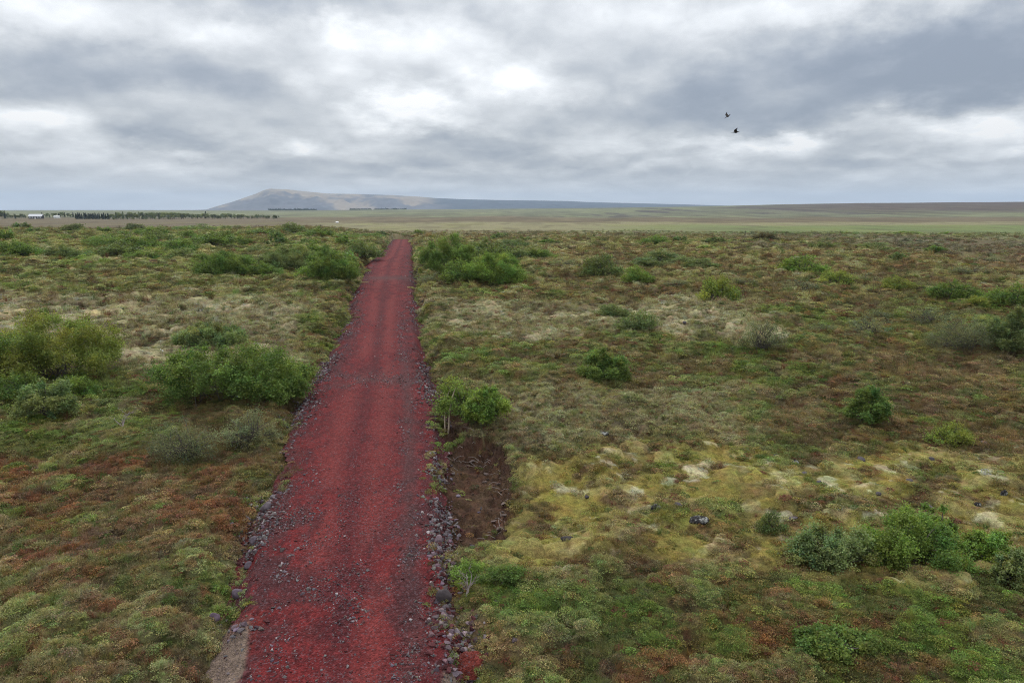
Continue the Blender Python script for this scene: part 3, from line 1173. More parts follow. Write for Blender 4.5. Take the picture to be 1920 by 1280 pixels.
def sample_fan(r0, r1, n, rng, half=40):
    r = np.sqrt(rng.uniform(r0 * r0, r1 * r1, n))
    a = np.radians(rng.uniform(-half, half, n))
    return r * np.sin(a), r * np.cos(a)


def build_cover():
    rng = np.random.default_rng(77)
    xs, ys, sc = [], [], []
    for (r0, r1, dens, s0) in ((11, 22, 80, 0.56), (22, 36, 46, 0.70), (36, 60, 21, 0.98), (60, 100, 7.5, 1.45), (100, 150, 2.4, 2.1), (150, 235, 1.0, 2.8), (235, 330, 0.35, 3.2)):
        area = math.radians(80) / 2 * (r1 * r1 - r0 * r0)
        x, y = sample_fan(r0, r1, int(area * dens), rng)
        xs.append(x)
        ys.append(y)
        sc.append(np.full(len(x), s0))
    x, y, s0 = np.concatenate(xs), np.concatenate(ys), np.concatenate(sc)
    spill = (rng.uniform(0, 1, len(x)) < 0.30 * sstep(0.40, 0.6, fbm(x / 1.2, y / 1.8, 441, 3))) & ~inside_road(x, y, -0.55)
    keep = ~inside_road(x, y, -0.05) | spill
    x, y, s0 = x[keep], y[keep], s0[keep]
    z, m1, i1, m2, i2, pt, pi = land(x, y)
    onr = inside_road(x, y, 0.0)
    z = np.where(onr, np.maximum(z, road_height(x, y)[0]), z)
    col, w, farm = cover_colour(x, y, z, i1, i2)
    # thin where moss and lichen lie bare
    tot = sum(np.maximum(q, 0) for q in w.values())
    bare = (w['moss'] + w['lichen'] + w['white']) / np.maximum(tot, 1e-3)
    p = np.clip(1.10 - 1.6 * bare, 0.04, 1)
    p = np.where(pt | pi, 0.03, p) * (1 - 0.75 * farm)
    grassy = (w['straw'] + w['grey'] * 0.5) / np.maximum(tot, 1e-3)
    twiggy = (w['grey'] * 0.6 + w['plum'] + w['brown'] * 0.35) / np.maximum(tot, 1e-3)
    keep = rng.uniform(0, 1, len(x)) < p
    x, y, z, s0, col, grassy, twiggy = [q[keep] for q in (x, y, z, s0, col, grassy, twiggy)]
    n = len(x)
    rr = rng.uniform(0, 1, n)
    idx = rng.integers(0, 4, n)
    g = rr < grassy * 0.9 + 0.08
    t_ = (~g) & (rng.uniform(0, 1, n) < twiggy * 0.75)
    idx = np.where(g, 4 + rng.integers(0, 3, n), idx)
    idx = np.where(t_, 7 + rng.integers(0, 2, n), idx)
    # every plant differs a little from its patch
    kind = rng.uniform(0, 1, n)
    tint = np.stack([rng.normal(1, 0.10, n), rng.normal(1, 0.08, n), rng.normal(0.97, 0.08, n)], 1)
    c = col * 1.20 * np.where(rng.uniform(0, 1, n) < 0.10, 0.55, 1.0)[:, None] * np.clip(tint, 0.4, 1.8) * (1 + rng.uniform(-1, 1, n) * (0.26 + 0.24 * sstep(35, 80, np.hypot(x, y))))[:, None]
    sw = kind < 0.035
    c = np.where(sw[:, None], C['rust'] * 1.2, c)
    sw = (kind > 0.035) & (kind < 0.08)
    c = np.where(sw[:, None], C['green'] * 1.1, c)
    rot = np.stack([rng.normal(0, 0.18, n), rng.normal(0, 0.18, n), rng.uniform(0, 6.28, n)], 1)
    scl = s0 * rng.uniform(0.6, 1.4, n)
    S = np.stack([scl, scl, scl * rng.uniform(0.6, 1.05, n)], 1)
    scatter('heath_cover', np.stack([x, y, z - 0.01], 1), rot, S, idx, np.clip(np.stack([c[:, 0], c[:, 1], np.minimum(c[:, 2], 0.72 * c[:, 1])], 1), 0.01, 0.36), cover_protos())
    print('cover', n)


build_cover()

# ------------------------------------------------------------------ stones and gravel of the road


def hull_mesh(name, seed, npts=15, squash=(1, 0.8, 0.62), smooth=False):
    rng = np.random.default_rng(seed)
    p = rng.normal(size=(npts, 3))
    p /= np.linalg.norm(p, axis=1)[:, None]
    p *= rng.uniform(0.78, 1.05, (npts, 1)) * np.array(squash)
    bm = bmesh.new()
    vs = [bm.verts.new(q) for q in p]
    res = bmesh.ops.convex_hull(bm, input=vs)
    loose = [v for v in bm.verts if not v.link_faces]
    bmesh.ops.delete(bm, geom=loose, context='VERTS')
    me = bpy.data.meshes.new(name)
    bm.to_mesh(me)
    bm.free()
    for q in me.polygons:
        q.use_smooth = smooth
    return me


def build_stones():
    rng = np.random.default_rng(31)
    meshes = [hull_mesh('stone', 100 + i, 15, (1, rng.uniform(0.65, 0.95), rng.uniform(0.5, 0.8))) for i in range(8)]
    for me in meshes:
        me.materials.append(M_STONE)
    xs, ys, ss = [], [], []

    def add(x, y, s):
        xs.append(x)
        ys.append(y)
        ss.append(s)
    # rubble on the two shoulders
    for (y0, y1, n) in ((12.5, 24, 5600), (24, 45, 6600), (45, 90, 5600), (90, 172, 3200)):
        y = rng.uniform(y0, y1, n)
        a, b, c, d = road_at(y)
        left = rng.uniform(0, 1, n) < 0.55
        t = np.clip(rng.normal(0.55, 0.42, n), -0.05, 2.6)
        x = np.where(left, a + (b - a) * t, d - (d - c) * t)
        s = np.exp(rng.normal(math.log(0.022), 0.72, n)) * (1 + y / 75)
        s = np.where(t < 0.9, s * 1.25, s * 0.8)
        cl = fbm(x / 1.5, y / 2.2, 435, 3)
        s = s * (0.7 + 1.1 * sstep(0.45, 0.65, cl))
        k = rng.uniform(0, 1, n) < 0.10 + 1.2 * sstep(0.42, 0.66, cl)
        x = x + rng.normal(0, 0.17, n) + np.where(rng.uniform(0, 1, n) < 0.08, rng.normal(0, 0.5, n), 0)
        add(x[k], y[k], np.clip(s, 0.010, 0.105)[k])
    # loose gravel over the running surface, in drifts
    for (y0, y1, n) in ((12.5, 26, 30000), (26, 60, 22000), (60, 120, 5000)):
        y = rng.uniform(y0, y1, n)
        a, b, c, d = road_at(y)
        x = b + (c - b) * rng.uniform(0, 1, n)
        z = macro(x, y) + 0.3
        u, v = project(x, y, z)
        s = (x - b) / (c - b)
        n2 = fbm(x / 0.7, y / 1.2, 431, 4)
        dens = 0.05 + 1.0 * np.exp(-((s - 0.84) / 0.08) ** 2) + 0.6 * np.exp(-((s - 0.08) / 0.10) ** 2) + 0.15 * np.exp(-((s - 0.47) / 0.07) ** 2)
        dens += 1.0 * np.exp(-((s - 0.16) / 0.13) ** 2) * sstep(920, 990, v) * (1 - sstep(1165, 1195, v))
        dens += 0.35 * sstep(1030, 1080, v) * (1 - sstep(1165, 1195, v)) + 0.8 * np.exp(-((v - 712) / 14) ** 2)
        dens *= sstep(0.38, 0.64, n2) * 1.15
        k = rng.uniform(0, 1, n) < dens
        sz = np.exp(rng.normal(math.log(0.017), 0.55, n)) * (1 + y / 90)
        add(x[k], y[k], np.clip(sz[k], 0.009, 0.075))
    x, y, s = np.concatenate(xs), np.concatenate(ys), np.concatenate(ss)
    zr, _, _, _, _ = road_height(x, y)
    zl = land(x, y)[0]
    z = np.maximum(zr, zl) + s * 0.06
    n = len(x)
    k = rng.uniform(0, 1, n)
    base = np.array((0.140, 0.120, 0.124))
    colr = base * rng.uniform(0.45, 1.45, n)[:, None] * np.clip(rng.normal(1, 0.07, (n, 3)), 0.8, 1.2)
    red = k < 0.36
    colr = np.where(red[:, None], np.array((0.095, 0.036, 0.036)) * rng.uniform(0.5, 1.3, n)[:, None], colr)
    pale = k > 0.96
    colr = np.where(pale[:, None], np.array((0.36, 0.31, 0.31)) * rng.uniform(0.7, 1.2, n)[:, None], colr)
    app = s / np.hypot(y, 10)
    order = np.argsort(-app)
    top, rest = order[:300], order[300:]
    rot = np.stack([rng.uniform(-0.5, 0.5, n), rng.uniform(-0.5, 0.5, n), rng.uniform(0, 6.28, n)], 1)
    for i in top:
        o = bpy.data.objects.new('stone', meshes[rng.integers(0, 8)])
        COL.objects.link(o)
        o.parent = road
        o.location = (x[i], y[i], z[i])
        o.rotation_euler = rot[i]
        o.scale = (s[i] * 1.1,) * 3
        q = colr[i] / 0.145
        o.color = (q[0], q[1], q[2], 1)
    pm = []
    for j in range(6):
        me = hull_mesh('gravel_grain', 300 + j, 10, (1, 0.8, 0.62))
        me.materials.append(M_GRAVEL)
        pm.append(bpy.data.objects.new('gravel_grain_%d' % j, me))
    scatter('gravel', np.stack([x, y, z], 1)[rest], rot[rest], s[rest], rng.integers(0, 6, len(rest)), np.clip(colr[rest], 0.01, 0.7), pm, parent=road)
    print('stones', n)


build_stones()


def zland(x, y):
    return float(land(np.array([x]), np.array([y]))[0][0])


def zroad(x, y):
    return float(road_height(np.array([x]), np.array([y]))[0][0])


def rock_mesh(name, seed, mat, squash):
    """a weathered boulder: subdivided lump with knocks and hollows"""
    bm = bmesh.new()
    bmesh.ops.create_icosphere(bm, subdivisions=3, radius=1)
    rng = np.random.default_rng(seed)
    planes = [(Vector(rng.normal(size=3)).normalized(), rng.uniform(0.62, 0.9)) for _ in range(11)]
    for v in bm.verts:
        for nrm, d in planes:
            e = v.co.dot(nrm) - d
            if e > 0:
                v.co -= nrm * e * 0.85
        q = v.co * 2.3 + Vector((seed, 0, 0))
        k = float(vnoise(np.array([q.x + q.z * 0.7]), np.array([q.y - q.z * 0.6]), seed)[0]) - 0.5
        v.co *= 1 + k * 0.22
        v.co.x *= squash[0]
        v.co.y *= squash[1]
        v.co.z *= squash[2]
    me = bpy.data.meshes.new(name)
    bm.to_mesh(me)
    bm.free()
    for q in me.polygons:
        q.use_smooth = True
    me.materials.append(mat)
    return me


BOULDERS = [
    (822, 1034, 19, 30, 'stone', (1.5, 1.25, 1.3), 'tall pale grey egg-shaped stone on the right road edge beside the brown peat scrape'),
    (833, 1146, 34, 40, 'dark', (0.55, 0.52, 0.5), 'largest dark lava boulder on the right road edge under overhanging green leaves'),
    (857, 1200, 16, 22, 'stone', (1.9, 1.8, 1.8), 'small pale oval stone below the dark boulder on the right verge'),
    (870, 1224, 24, 16, 'stone', (1.6, 1.5, 1.5), 'flat pale grey stone next to the red soil heap at the right verge'),
    (403, 1172, 24, 26, 'stone', (0.95, 0.80, 0.95), 'round purple-grey boulder half in the heath at the left end of the rubble'),
    (445, 1112, 30, 26, 'stone', (0.9, 0.8, 0.95), 'broad purple lava boulder in the rubble on the left road edge'),
    (478, 1014, 24, 22, 'stone', (1.0, 0.95, 1.05), 'grey rounded boulder at the top of the left rubble heap by rusty heath'),
    (466, 1058, 26, 20, 'stone', (0.8, 0.75, 0.85), 'squat grey-purple boulder midway along the left rubble edge'),
    (502, 962, 32, 24, 'stone', (0.85, 0.8, 0.85), 'angular grey boulder beside dead brown grass on the left verge'),
    (1308, 994, 50, 17, 'lichen', None, 'long black rock with white lichen spots in the middle of the yellow moss'),
    (1228, 972, 30, 16, 'lichen', None, 'small black and white lichen rock left of the long lichen rock'),
    (1484, 880, 28, 14, 'lichen', None, 'low dark rock streaked white with lichen at the far edge of the yellow moss'),
    (1832, 955, 18, 14, 'lichen', None, 'small white-flecked rock in the yellow moss near a thick brown tussock'),
    (1880, 944, 16, 20, 'lichen', None, 'upright white-flecked rock in the yellow moss at the right border of view'),
    (1125, 832, 40, 14, 'lichen', None, 'flat grey-brown rock between the grey grass and the yellow moss'),
]
for i, (u, v, w, h, kind, tint, lab) in enumerate(BOULDERS):
    gx, gy = ground(u, v)
    dep = math.hypot(gy, CAM_H)
    sx, sz = w / F * dep / 2 * 0.80, h / F * dep / 2 * 0.82
    me = rock_mesh('boulder', 700 + i, M_LROCK if kind == 'lichen' else M_STONE, (sx, sx * 0.8, sz * 0.95))
    zg = max(zland(gx, gy), zroad(gx, gy)) if kind != 'lichen' else zland(gx, gy)
    o = link('boulder', me, None, label=lab, cat='rock', loc=(gx, gy, zg + sz * (0.38 if kind != 'lichen' else 0.15)))
    o.rotation_euler = (0, 0, 0.3 * math.sin(i * 2.1))
    if tint:
        o.color = (*tint, 1)

# heap of red soil pushed off the road near the camera


def soil_heap(u, v, w, h, lab, seed, colour=(0.125, 0.026, 0.020)):
    gx, gy = ground(u, v)
    dep = math.hypot(gy, CAM_H)
    sx, sz = w / F * dep / 2, h / F * dep
    n = 46
    g = np.linspace(-1, 1, n)
    GX, GY = np.meshgrid(g, g)
    rr = np.hypot(GX, GY)
    hh = np.where(rr < 1, 1 - rr ** 1.6, 0.9 * (1 - rr)) * (0.75 + 0.7 * (fbm(GX * 2.2 + seed, GY * 2.2, seed, 4) - 0.4))
    x = gx + GX * sx * 1.25
    y = gy + GY * sx * 1.1
    zz = macro(x, y) + 0.0 + hh * sz * 0.8
    q = []
    V = np.stack([x.ravel(), y.ravel(), zz.ravel()], 1)
    i_ = np.arange(n - 1)[:, None]
    j_ = np.arange(n - 1)[None, :]
    q = np.stack([i_ * n + j_, i_ * n + j_ + 1, (i_ + 1) * n + j_ + 1, (i_ + 1) * n + j_], -1).reshape(-1, 4)
    kk = fbm(V[:, 0] / 0.2, V[:, 1] / 0.2, seed + 3, 3)
    link('soil_heap', np_mesh('soil_heap', V, q, True, np.array(colour) * (0.5 + kk[:, None])), M_ROAD, label=lab, cat='soil heap')


soil_heap(885, 1248, 66, 34, 'lumpy heap of dark red soil pushed onto the heath at the near right verge', 5)
soil_heap(822, 1108, 40, 22, 'small red scoria mound on the right road edge above the dark boulder', 9, (0.15, 0.026, 0.022))

# ------------------------------------------------------------------ shrubs


def tube(Vs, Fs, pts, r0, r1, n=4):
    base = len(Vs)
    m_ = len(pts)
    for i, p in enumerate(pts):
        p = Vector(p)
        a = Vector(pts[min(i + 1, m_ - 1)]) - Vector(pts[max(i - 1, 0)])
        a = a.normalized() if a.length > 1e-6 else Vector((0, 0, 1))
        e = a.orthogonal().normalized()
        f = a.cross(e)
        r = r0 + (r1 - r0) * i / (m_ - 1)
        for k in range(n):
            t = 2 * math.pi * k / n
            q = p + e * (math.cos(t) * r) + f * (math.sin(t) * r)
            Vs.append((q.x, q.y, q.z))
    for i in range(m_ - 1):
        for k in range(n):
            k2 = (k + 1) % n
            Fs.append((base + i * n + k, base + i * n + k2, base + (i + 1) * n + k2, base + (i + 1) * n + k))


def shrub_meshes(seed, n_leaf, leaf, W=1.0, D=1.0, H=0.5, lobes=None, stems=None, open_=0.0, stem_r=0.010, fill=1.0):
    """foliage and stems of a bush W by D by H, standing at the origin; leaf = half length of one leaf"""
    rng = np.random.default_rng(seed)
    L_ = lobes or int(rng.integers(16, 24))
    S = math.sqrt(W * D)
    a = rng.uniform(0, 2 * np.pi, L_)
    rr = np.sqrt(rng.uniform(0.0, 1, L_)) * 0.43
    rim = np.sqrt(np.clip(1 - (rr / 0.50) ** 2, 0.06, 1))
    tall = rng.uniform(0.45, 1.05, L_)
    lr = S * rng.uniform(0.085, 0.175, L_) * math.sqrt(24 / max(L_, 24)) * fill
    lz = np.minimum(lr * rng.uniform(0.8, 1.15, L_), H * 0.42)
    cx, cy_ = np.cos(a) * rr * W, np.sin(a) * rr * D
    cz = np.maximum(H * rim * tall - lz * 0.8, lz * 0.35)
    low = rng.uniform(0, 1, L_) < 0.38
    cz = np.where(low, cz * rng.uniform(0.35, 0.7, L_), cz)
    k = rng.choice(L_, n_leaf, p=lr ** 2 / (lr ** 2).sum())
    d = rng.normal(size=(n_leaf, 3))
    d[:, 2] += 0.35
    d /= np.linalg.norm(d, axis=1)[:, None]
    # leaves sit in sprays on the outside of every clump
    nsp = 26
    sp = rng.normal(size=(L_, nsp, 3))
    sp[:, :, 2] += 0.4
    sp /= np.linalg.norm(sp, axis=2)[:, :, None]
    ki = rng.integers(0, nsp, n_leaf)
    inspray = rng.uniform(0, 1, n_leaf) < 0.72
    d = np.where(inspray[:, None], sp[k, ki] + rng.normal(0, 0.17, (n_leaf, 3)), d)
    rad = np.where(inspray, rng.uniform(0.45, 1.0, n_leaf) ** 0.8 * rng.uniform(0.9, 1.55, n_leaf), rng.uniform(0, 1, n_leaf) ** 0.5) * (1 + rng.normal(0, 0.10 + 0.22 * open_, n_leaf))
    P = np.stack([cx[k] + d[:, 0] * lr[k] * rad, cy_[k] + d[:, 1] * lr[k] * rad, cz[k] + d[:, 2] * lz[k] * rad], 1)
    P[:, 2] = np.where(P[:, 2] < 0.01 * H, np.abs(P[:, 2]) * 0.5 + 0.02 * H, P[:, 2])
    V, Fc = leaf_quads(P, leaf, rng, 0.45, 0.66)
    lobe_b = rng.uniform(0.78, 1.28, L_)
    hue = rng.normal(0, 0.10, L_)
    spb = rng.uniform(0.75, 1.30, (L_, nsp))
    br = lobe_b[k] * np.where(inspray, spb[k, ki], 0.8) * rng.uniform(0.75, 1.3, n_leaf)
    cv = np.stack([br * (1 + hue[k] + rng.normal(0, 0.07, n_leaf)), br, br * (1 - hue[k] * 0.5)], 1)
    fol = np_mesh('foliage', V, Fc, False, np.repeat(np.clip(cv, 0.2, 2.4), 4, 0))
    fol.materials.append(M_LEAF)
    Vs, Fs = [], []
    for i in range(stems or L_):
        q = i % L_
        bx, by = rng.normal(0, 0.09) * W, rng.normal(0, 0.09) * D
        ex, ey, ez = cx[q] + rng.normal(0, 0.4) * lr[q], cy_[q] + rng.normal(0, 0.4) * lr[q], cz[q] + lz[q] * rng.uniform(-0.1, 0.7)
        pts = [(bx, by, -0.08 * H), (bx + (ex - bx) * 0.35 + rng.normal(0, .02) * S, by + (ey - by) * 0.35, ez * 0.5), (bx + (ex - bx) * 0.75, by + (ey - by) * 0.75 + rng.normal(0, .02) * S, ez * 0.85), (ex, ey, ez)]
        tube(Vs, Fs, pts, stem_r, stem_r * 0.35)
    st = np_mesh('stem', Vs, Fs, True)
    st.materials.append(M_BARK)
    return fol, st


# prototypes shared by the smaller bushes
PROT = {
    'near': [shrub_meshes(900 + i, 12000, 0.012, 1, 0.9, 0.5, lobes=36) for i in range(4)],
    'mid': [shrub_meshes(920 + i, 6500, 0.0165, 1, 0.9, 0.48, lobes=30) for i in range(5)],
    'far': [shrub_meshes(940 + i, 1100, 0.038, 1, 0.9, 0.42, lobes=14, stems=6) for i in range(5)],
    'sparse': [shrub_meshes(960 + i, 1500, 0.016, 1, 0.9, 0.5, open_=0.9, stems=70, stem_r=0.006) for i in range(4)],
}
PROT_H = {'near': 0.5, 'mid': 0.48, 'far': 0.42, 'sparse': 0.5}
TINT = {
    'g': (0.120, 0.172, 0.044), 'y': (0.180, 0.205, 0.048), 'd': (0.112, 0.142, 0.052), 'b': (0.155, 0.190, 0.076),
    's': (0.150, 0.160, 0.088), 'l': (0.150, 0.215, 0.048), 'n': (0.085, 0.075, 0.042)}

# x of middle, y of foot, width, height in the photograph, tint, label
SHRUBS = [
    (105, 744, 268, 130, 'y', 'largest yellow-green birch bush, spreading at the left border of the moor'),
    (440, 780, 305, 104, 'g', 'broad bright green willow thicket leaning over the left side of the red road'),
    (400, 672, 140, 44, 'b', 'grey-green willow growing right behind the broad thicket left of the road'),
    (95, 806, 112, 70, 'b', 'dark bluish rounded bush in front of the largest left birch bush'),
    (30, 772, 96, 46, 'g', 'low green bush under the left end of the largest birch bush'),
    (150, 765, 80, 34, 'l', 'small lime green bush at the foot of the largest birch bush'),
    (345, 884, 145, 78, 's', 'thin grey twiggy bush with few leaves, left of two below the broad thicket'),
    (470, 860, 115, 68, 's', 'thin grey twiggy bush closest to the left rubble edge'),
    (420, 538, 112, 48, 'g', 'green bush standing apart left of the dense roadside clump'),
    (545, 522, 130, 40, 'b', 'wide blue-green bush in the dense clump left of the far road'),
    (625, 548, 104, 62, 'g', 'tall green bush touching the left road edge near the dark gravel band'),
    (600, 508, 110, 34, 'g', 'green bush at the back of the clump left of the road'),
    (680, 494, 74, 30, 'd', 'dark bush hugging the left road edge where the road narrows'),
    (840, 538, 112, 78, 'g', 'tallest green bush right of the far road'),
    (930, 552, 124, 56, 'l', 'bright green bush at the front of the clump right of the far road'),
    (868, 550, 84, 40, 'g', 'rounded green bush between the tallest bush and the bright front bush'),
    (902, 506, 112, 42, 'd', 'darker bush behind the tallest bush right of the far road'),
    (968, 505, 124, 34, 'b', 'long low blue-green bush at the right end of the far roadside clump'),
    (808, 548, 52, 22, 's', 'small grey bush on the right road edge below the tallest bush'),
    (1130, 538, 90, 38, 'd', 'dark rounded bush on the right moor next to a small bright one'),
    (1195, 548, 58, 28, 'l', 'small bright bush right beside the dark rounded bush'),
    (1240, 518, 136, 26, 'b', 'flat long blue-green thicket on the right moor'),
    (1316, 524, 74, 15, 'b', 'low tail of blue-green willow at the end of the flat thicket'),
    (1345, 584, 78, 54, 'y', 'upright yellow-green bush standing alone on the right moor'),
    (1502, 532, 110, 32, 'l', 'wide bright green bush in the middle of the right moor'),
    (1566, 556, 72, 28, 'y', 'yellowish bush trailing from the wide bright bush on the right moor'),
    (1436, 464, 52, 18, 'n', 'dark brown-green dome bush alone against the pale plain'),
    (1790, 588, 104, 38, 'g', 'broad green bush near the right border beside a brown hummock'),
    (1898, 604, 96, 46, 'g', 'tall green bush cut by the right border on the middle moor'),
    (1826, 602, 46, 24, 'y', 'small yellow-green bush between the two green bushes at the right border'),
    (1195, 638, 84, 40, 'b', 'blue-green bush on the moor above the lone dense bush'),
    (1150, 608, 68, 22, 'd', 'low dark bush just behind the blue-green bush on the right moor'),
    (1428, 684, 94, 56, 's', 'open airy bush with pale stems in the middle of the right moor'),
    (1132, 728, 96, 60, 'g', 'dense round green bush alone above the grey grass'),
    (1626, 642, 92, 34, 's', 'thin grey bush on the right moor before the flat grey-green thicket'),
    (1732, 624, 104, 34, 's', 'wide grey-green bush behind the airy bush with yellow leaves'),
    (1802, 680, 134, 66, 's', 'airy grey bush with pale yellow leaves near the right border'),
    (1898, 686, 110, 78, 'b', 'large silvery blue willow at the right border'),
    (1626, 812, 88, 64, 'g', 'lone upright green bush with a visible stem on the right moor'),
    (1780, 848, 72, 42, 'y', 'small yellow-green bush in front of the lone upright bush with a stem'),
    (914, 826, 88, 64, 'l', 'yellow-green bush beside the cut birch on the right verge'),
    (1446, 1018, 62, 36, 'd', 'small dark bush growing out of the yellow moss'),
    (1560, 1092, 165, 82, 'b', 'grey-blue willow bush at the near edge of the yellow moss'),
    (1700, 1100, 200, 104, 'l', 'tall green willow with an upright crown at the near edge of the yellow moss'),
    (1852, 1072, 100, 56, 'l', 'open green bush right of the tall willow'),
    (1905, 1130, 92, 70, 'b', 'silvery bush in the near right corner of the moor'),
    (880, 1112, 84, 40, 'l', 'low bright leafy bush overhanging the right road edge by the dark boulder'),
    (950, 1126, 96, 32, 'g', 'low spreading green bush just right of the one overhanging the road edge'),
    (1744, 1046, 76, 78, 'l', 'upright leafy top shoot of willow standing behind the tall green willow'),
    (1560, 1248, 170, 30, 'g', 'flat green dwarf willow at the near border of the right heath'),
]
_small = [
    # (u, v, w, h, tint)
    (45, 497, 78, 28, 'g'), (132, 499, 78, 26, 'd'), (216, 502, 96, 28, 'd'), (330, 489, 82, 26, 'g'), (235, 480, 132, 28, 'g'), (290, 452, 62, 20, 'g'),
    (300, 468, 84, 22, 'd'), (390, 478, 92, 24, 'g'), (446, 472, 52, 18, 'g'), (145, 444, 60, 14, 'd'), (40, 430, 42, 11, 'd'), (14, 465, 38, 22, 'g'), (380, 440, 124, 13, 'g'),
    (552, 448, 64, 20, 'd'), (522, 472, 42, 22, 'd'), (592, 458, 62, 20, 'g'), (640, 457, 92, 13, 'g'), (576, 473, 62, 14, 'g'), (482, 452, 64, 12, 'g'), (692, 455, 62, 10, 'g'),
    (196, 446, 44, 10, 'g'), (250, 440, 50, 12, 'd'), (108, 462, 56, 13, 'g'), (66, 446, 42, 9, 'd'), (176, 470, 54, 14, 'g'), (272, 505, 64, 20, 'g'), (350, 505, 66, 18, 'b'),
    (480, 490, 60, 18, 'b'), (356, 460, 50, 14, 'g'), (424, 456, 56, 12, 'g'), (88, 476, 40, 12, 's'), (462, 512, 60, 20, 'g'), (530, 500, 60, 20, 'g'), (655, 520, 44, 26, 'g'),
    (500, 538, 56, 24, 'g'), (576, 542, 60, 28, 'l'), (650, 474, 44, 14, 'g')]
_small_r = [
    (956, 474, 72, 15, 'd'), (1012, 504, 66, 20, 'g'), (1226, 475, 62, 17, 'g'), (1272, 467, 44, 12, 'd'), (1540, 480, 46, 15, 'd'), (1640, 484, 96, 16, 'b'), (1750, 492, 44, 12, 'g'),
    (1680, 507, 34, 16, 'd'), (1612, 548, 84, 20, 's'), (1682, 568, 72, 25, 'y'), (1812, 534, 94, 18, 's'), (936, 461, 42, 12, 'd'), (986, 464, 32, 10, 'd'), (1120, 462, 60, 8, 'd'),
    (1390, 560, 50, 14, 's'), (1500, 566, 90, 22, 's'), (1060, 520, 54, 16, 's'), (1150, 515, 50, 12, 's'), (1560, 505, 50, 10, 's'), (1850, 508, 60, 12, 's'), (1270, 560, 54, 14, 's'),
    (1720, 560, 44, 14, 's'), (1640, 612, 70, 18, 's'), (1540, 640, 60, 18, 's'), (1030, 470, 40, 9, 'g'), (1340, 474, 40, 8, 'd'), (1890, 478, 44, 8, 'd')]
_crest = [(784, 451, 22, 12, 'g'), (796, 449, 16, 13, 's'), (832, 450, 18, 8, 'g'), (716, 452, 26, 7, 'd'), (740, 449, 20, 5, 'd')]
_plain = [(1470, 443, 26, 4, 'd'), (1580, 444, 40, 5, 'l'), (1660, 445, 46, 6, 'l'), (1700, 445, 60, 7, 'l'), (1775, 447, 34, 6, 'l'), (1850, 446, 40, 5, 'l'), (1466, 440, 12, 3, 'd')]


def plant_shrub(u, v, w, h, tint, lab, group=None, i=0, unique=False):
    gx, gy = ground(u, v)
    dep = gy * CP + CAM_H * SP * 0.8
    # stand the middle of the bush half its depth behind its front foot
    wm, hm = w / F * dep, h / F * dep * 1.02
    depth = min(wm, hm * 2.2)
    gx2, gy2 = gx * (1 + depth * 0.3 / max(gy, 1)), gy + depth * 0.3
    dep2 = dep + depth * 0.3
    wm *= dep2 / dep * 1.06
    z = zland(gx2, gy2)
    rng = random.Random(i * 7 + 3)
    root = thing('shrub', lab, 'bush', (gx2, gy2, z - 0.03), 0, group)
    if unique:
        D_ = max(depth, wm * 0.62)
        leafm = 0.046 if wm > 5 else 0.030 if gy < 28 else 0.038
        nl = int(min(62000, 8000 + wm * D_ * (3800 if gy < 28 else 2600)))
        sparse = tint == 's'
        fol, st = shrub_meshes(2000 + i, nl // (5 if sparse else 1), leafm * (0.9 if sparse else 1), wm, D_, hm, lobes=int(34 + wm * 9), stems=90 if sparse else 50,
                               open_=0.9 if sparse else 0.35, stem_r=0.022)
    else:
        if tint == 's':
            k = 'sparse'
        elif w < 45:
            k = 'far'
        elif w < 120:
            k = 'mid'
        else:
            k = 'near'
        fol, st = PROT[k][rng.randrange(len(PROT[k]))]
        root.rotation_euler.z = rng.choice((0, math.pi)) + rng.uniform(-0.2, 0.2)
        root.scale = (wm * 1.04, max(depth, wm * 0.7), hm / PROT_H[k] * 1.04)
    c = np.array(TINT[tint]) * rng.uniform(1.12, 1.40)
    f = link('foliage', fol, None, parent=root)
    f.color = (*c, 1)
    link('stem', st, None, parent=root)
    return root


for i, (u, v, w, h, t, lab) in enumerate(SHRUBS):
    plant_shrub(u, v, w, h, t, lab, None, i, unique=(w * h > 5000))
ORD = ['first', 'second', 'third', 'fourth', 'fifth', 'sixth', 'seventh', 'eighth', 'ninth', 'tenth', 'eleventh', 'twelfth', 'thirteenth', 'fourteenth', 'fifteenth', 'sixteenth', 'seventeenth']
TW = {'g': 'green', 'd': 'dark', 'b': 'grey-green', 's': 'wispy', 'l': 'bright', 'y': 'yellowish', 'n': 'brown'}


def scrub(rows, side, cuts, start):
    """small bushes in three rows receding over the moor, each named by its place in its row"""
    names = ('back', 'middle', 'front')
    band = lambda v: 0 if v < cuts[0] else 1 if v < cuts[1] else 2
    for q in range(3):
        grp = sorted(p for p in rows if band(p[1]) == q)
        for j, (u, v, w, h, t) in enumerate(grp):
            size = 'tiny' if w < 46 else 'small' if w < 80 else 'wide'
            lab = '%s %s bush, %s from the left in the %s row of far %s moor scrub' % (size, TW[t], ORD[j], names[q], side)
            plant_shrub(u, v, w, h, t, lab, 'scrub bushes on the far %s moor' % side, start + rows.index((u, v, w, h, t)))


scrub(_small, 'left', (456, 486), 200)
scrub(_small_r, 'right', (485, 525), 300)
for i, (u, v, w, h, t) in enumerate(_crest):
    plant_shrub(u, v, w, h, t, 'tiny bush on the skyline of the rise where the red road ends', 'bushes at the end of the road', 400 + i)
for i, (u, v, w, h, t) in enumerate(_plain):
    plant_shrub(u, v, w, h, t, 'tiny green bush in the green strip of the far plain', 'bushes along the green strip of the plain', 450 + i)

# the cut roadside birch: two pale stems under a small bright crown


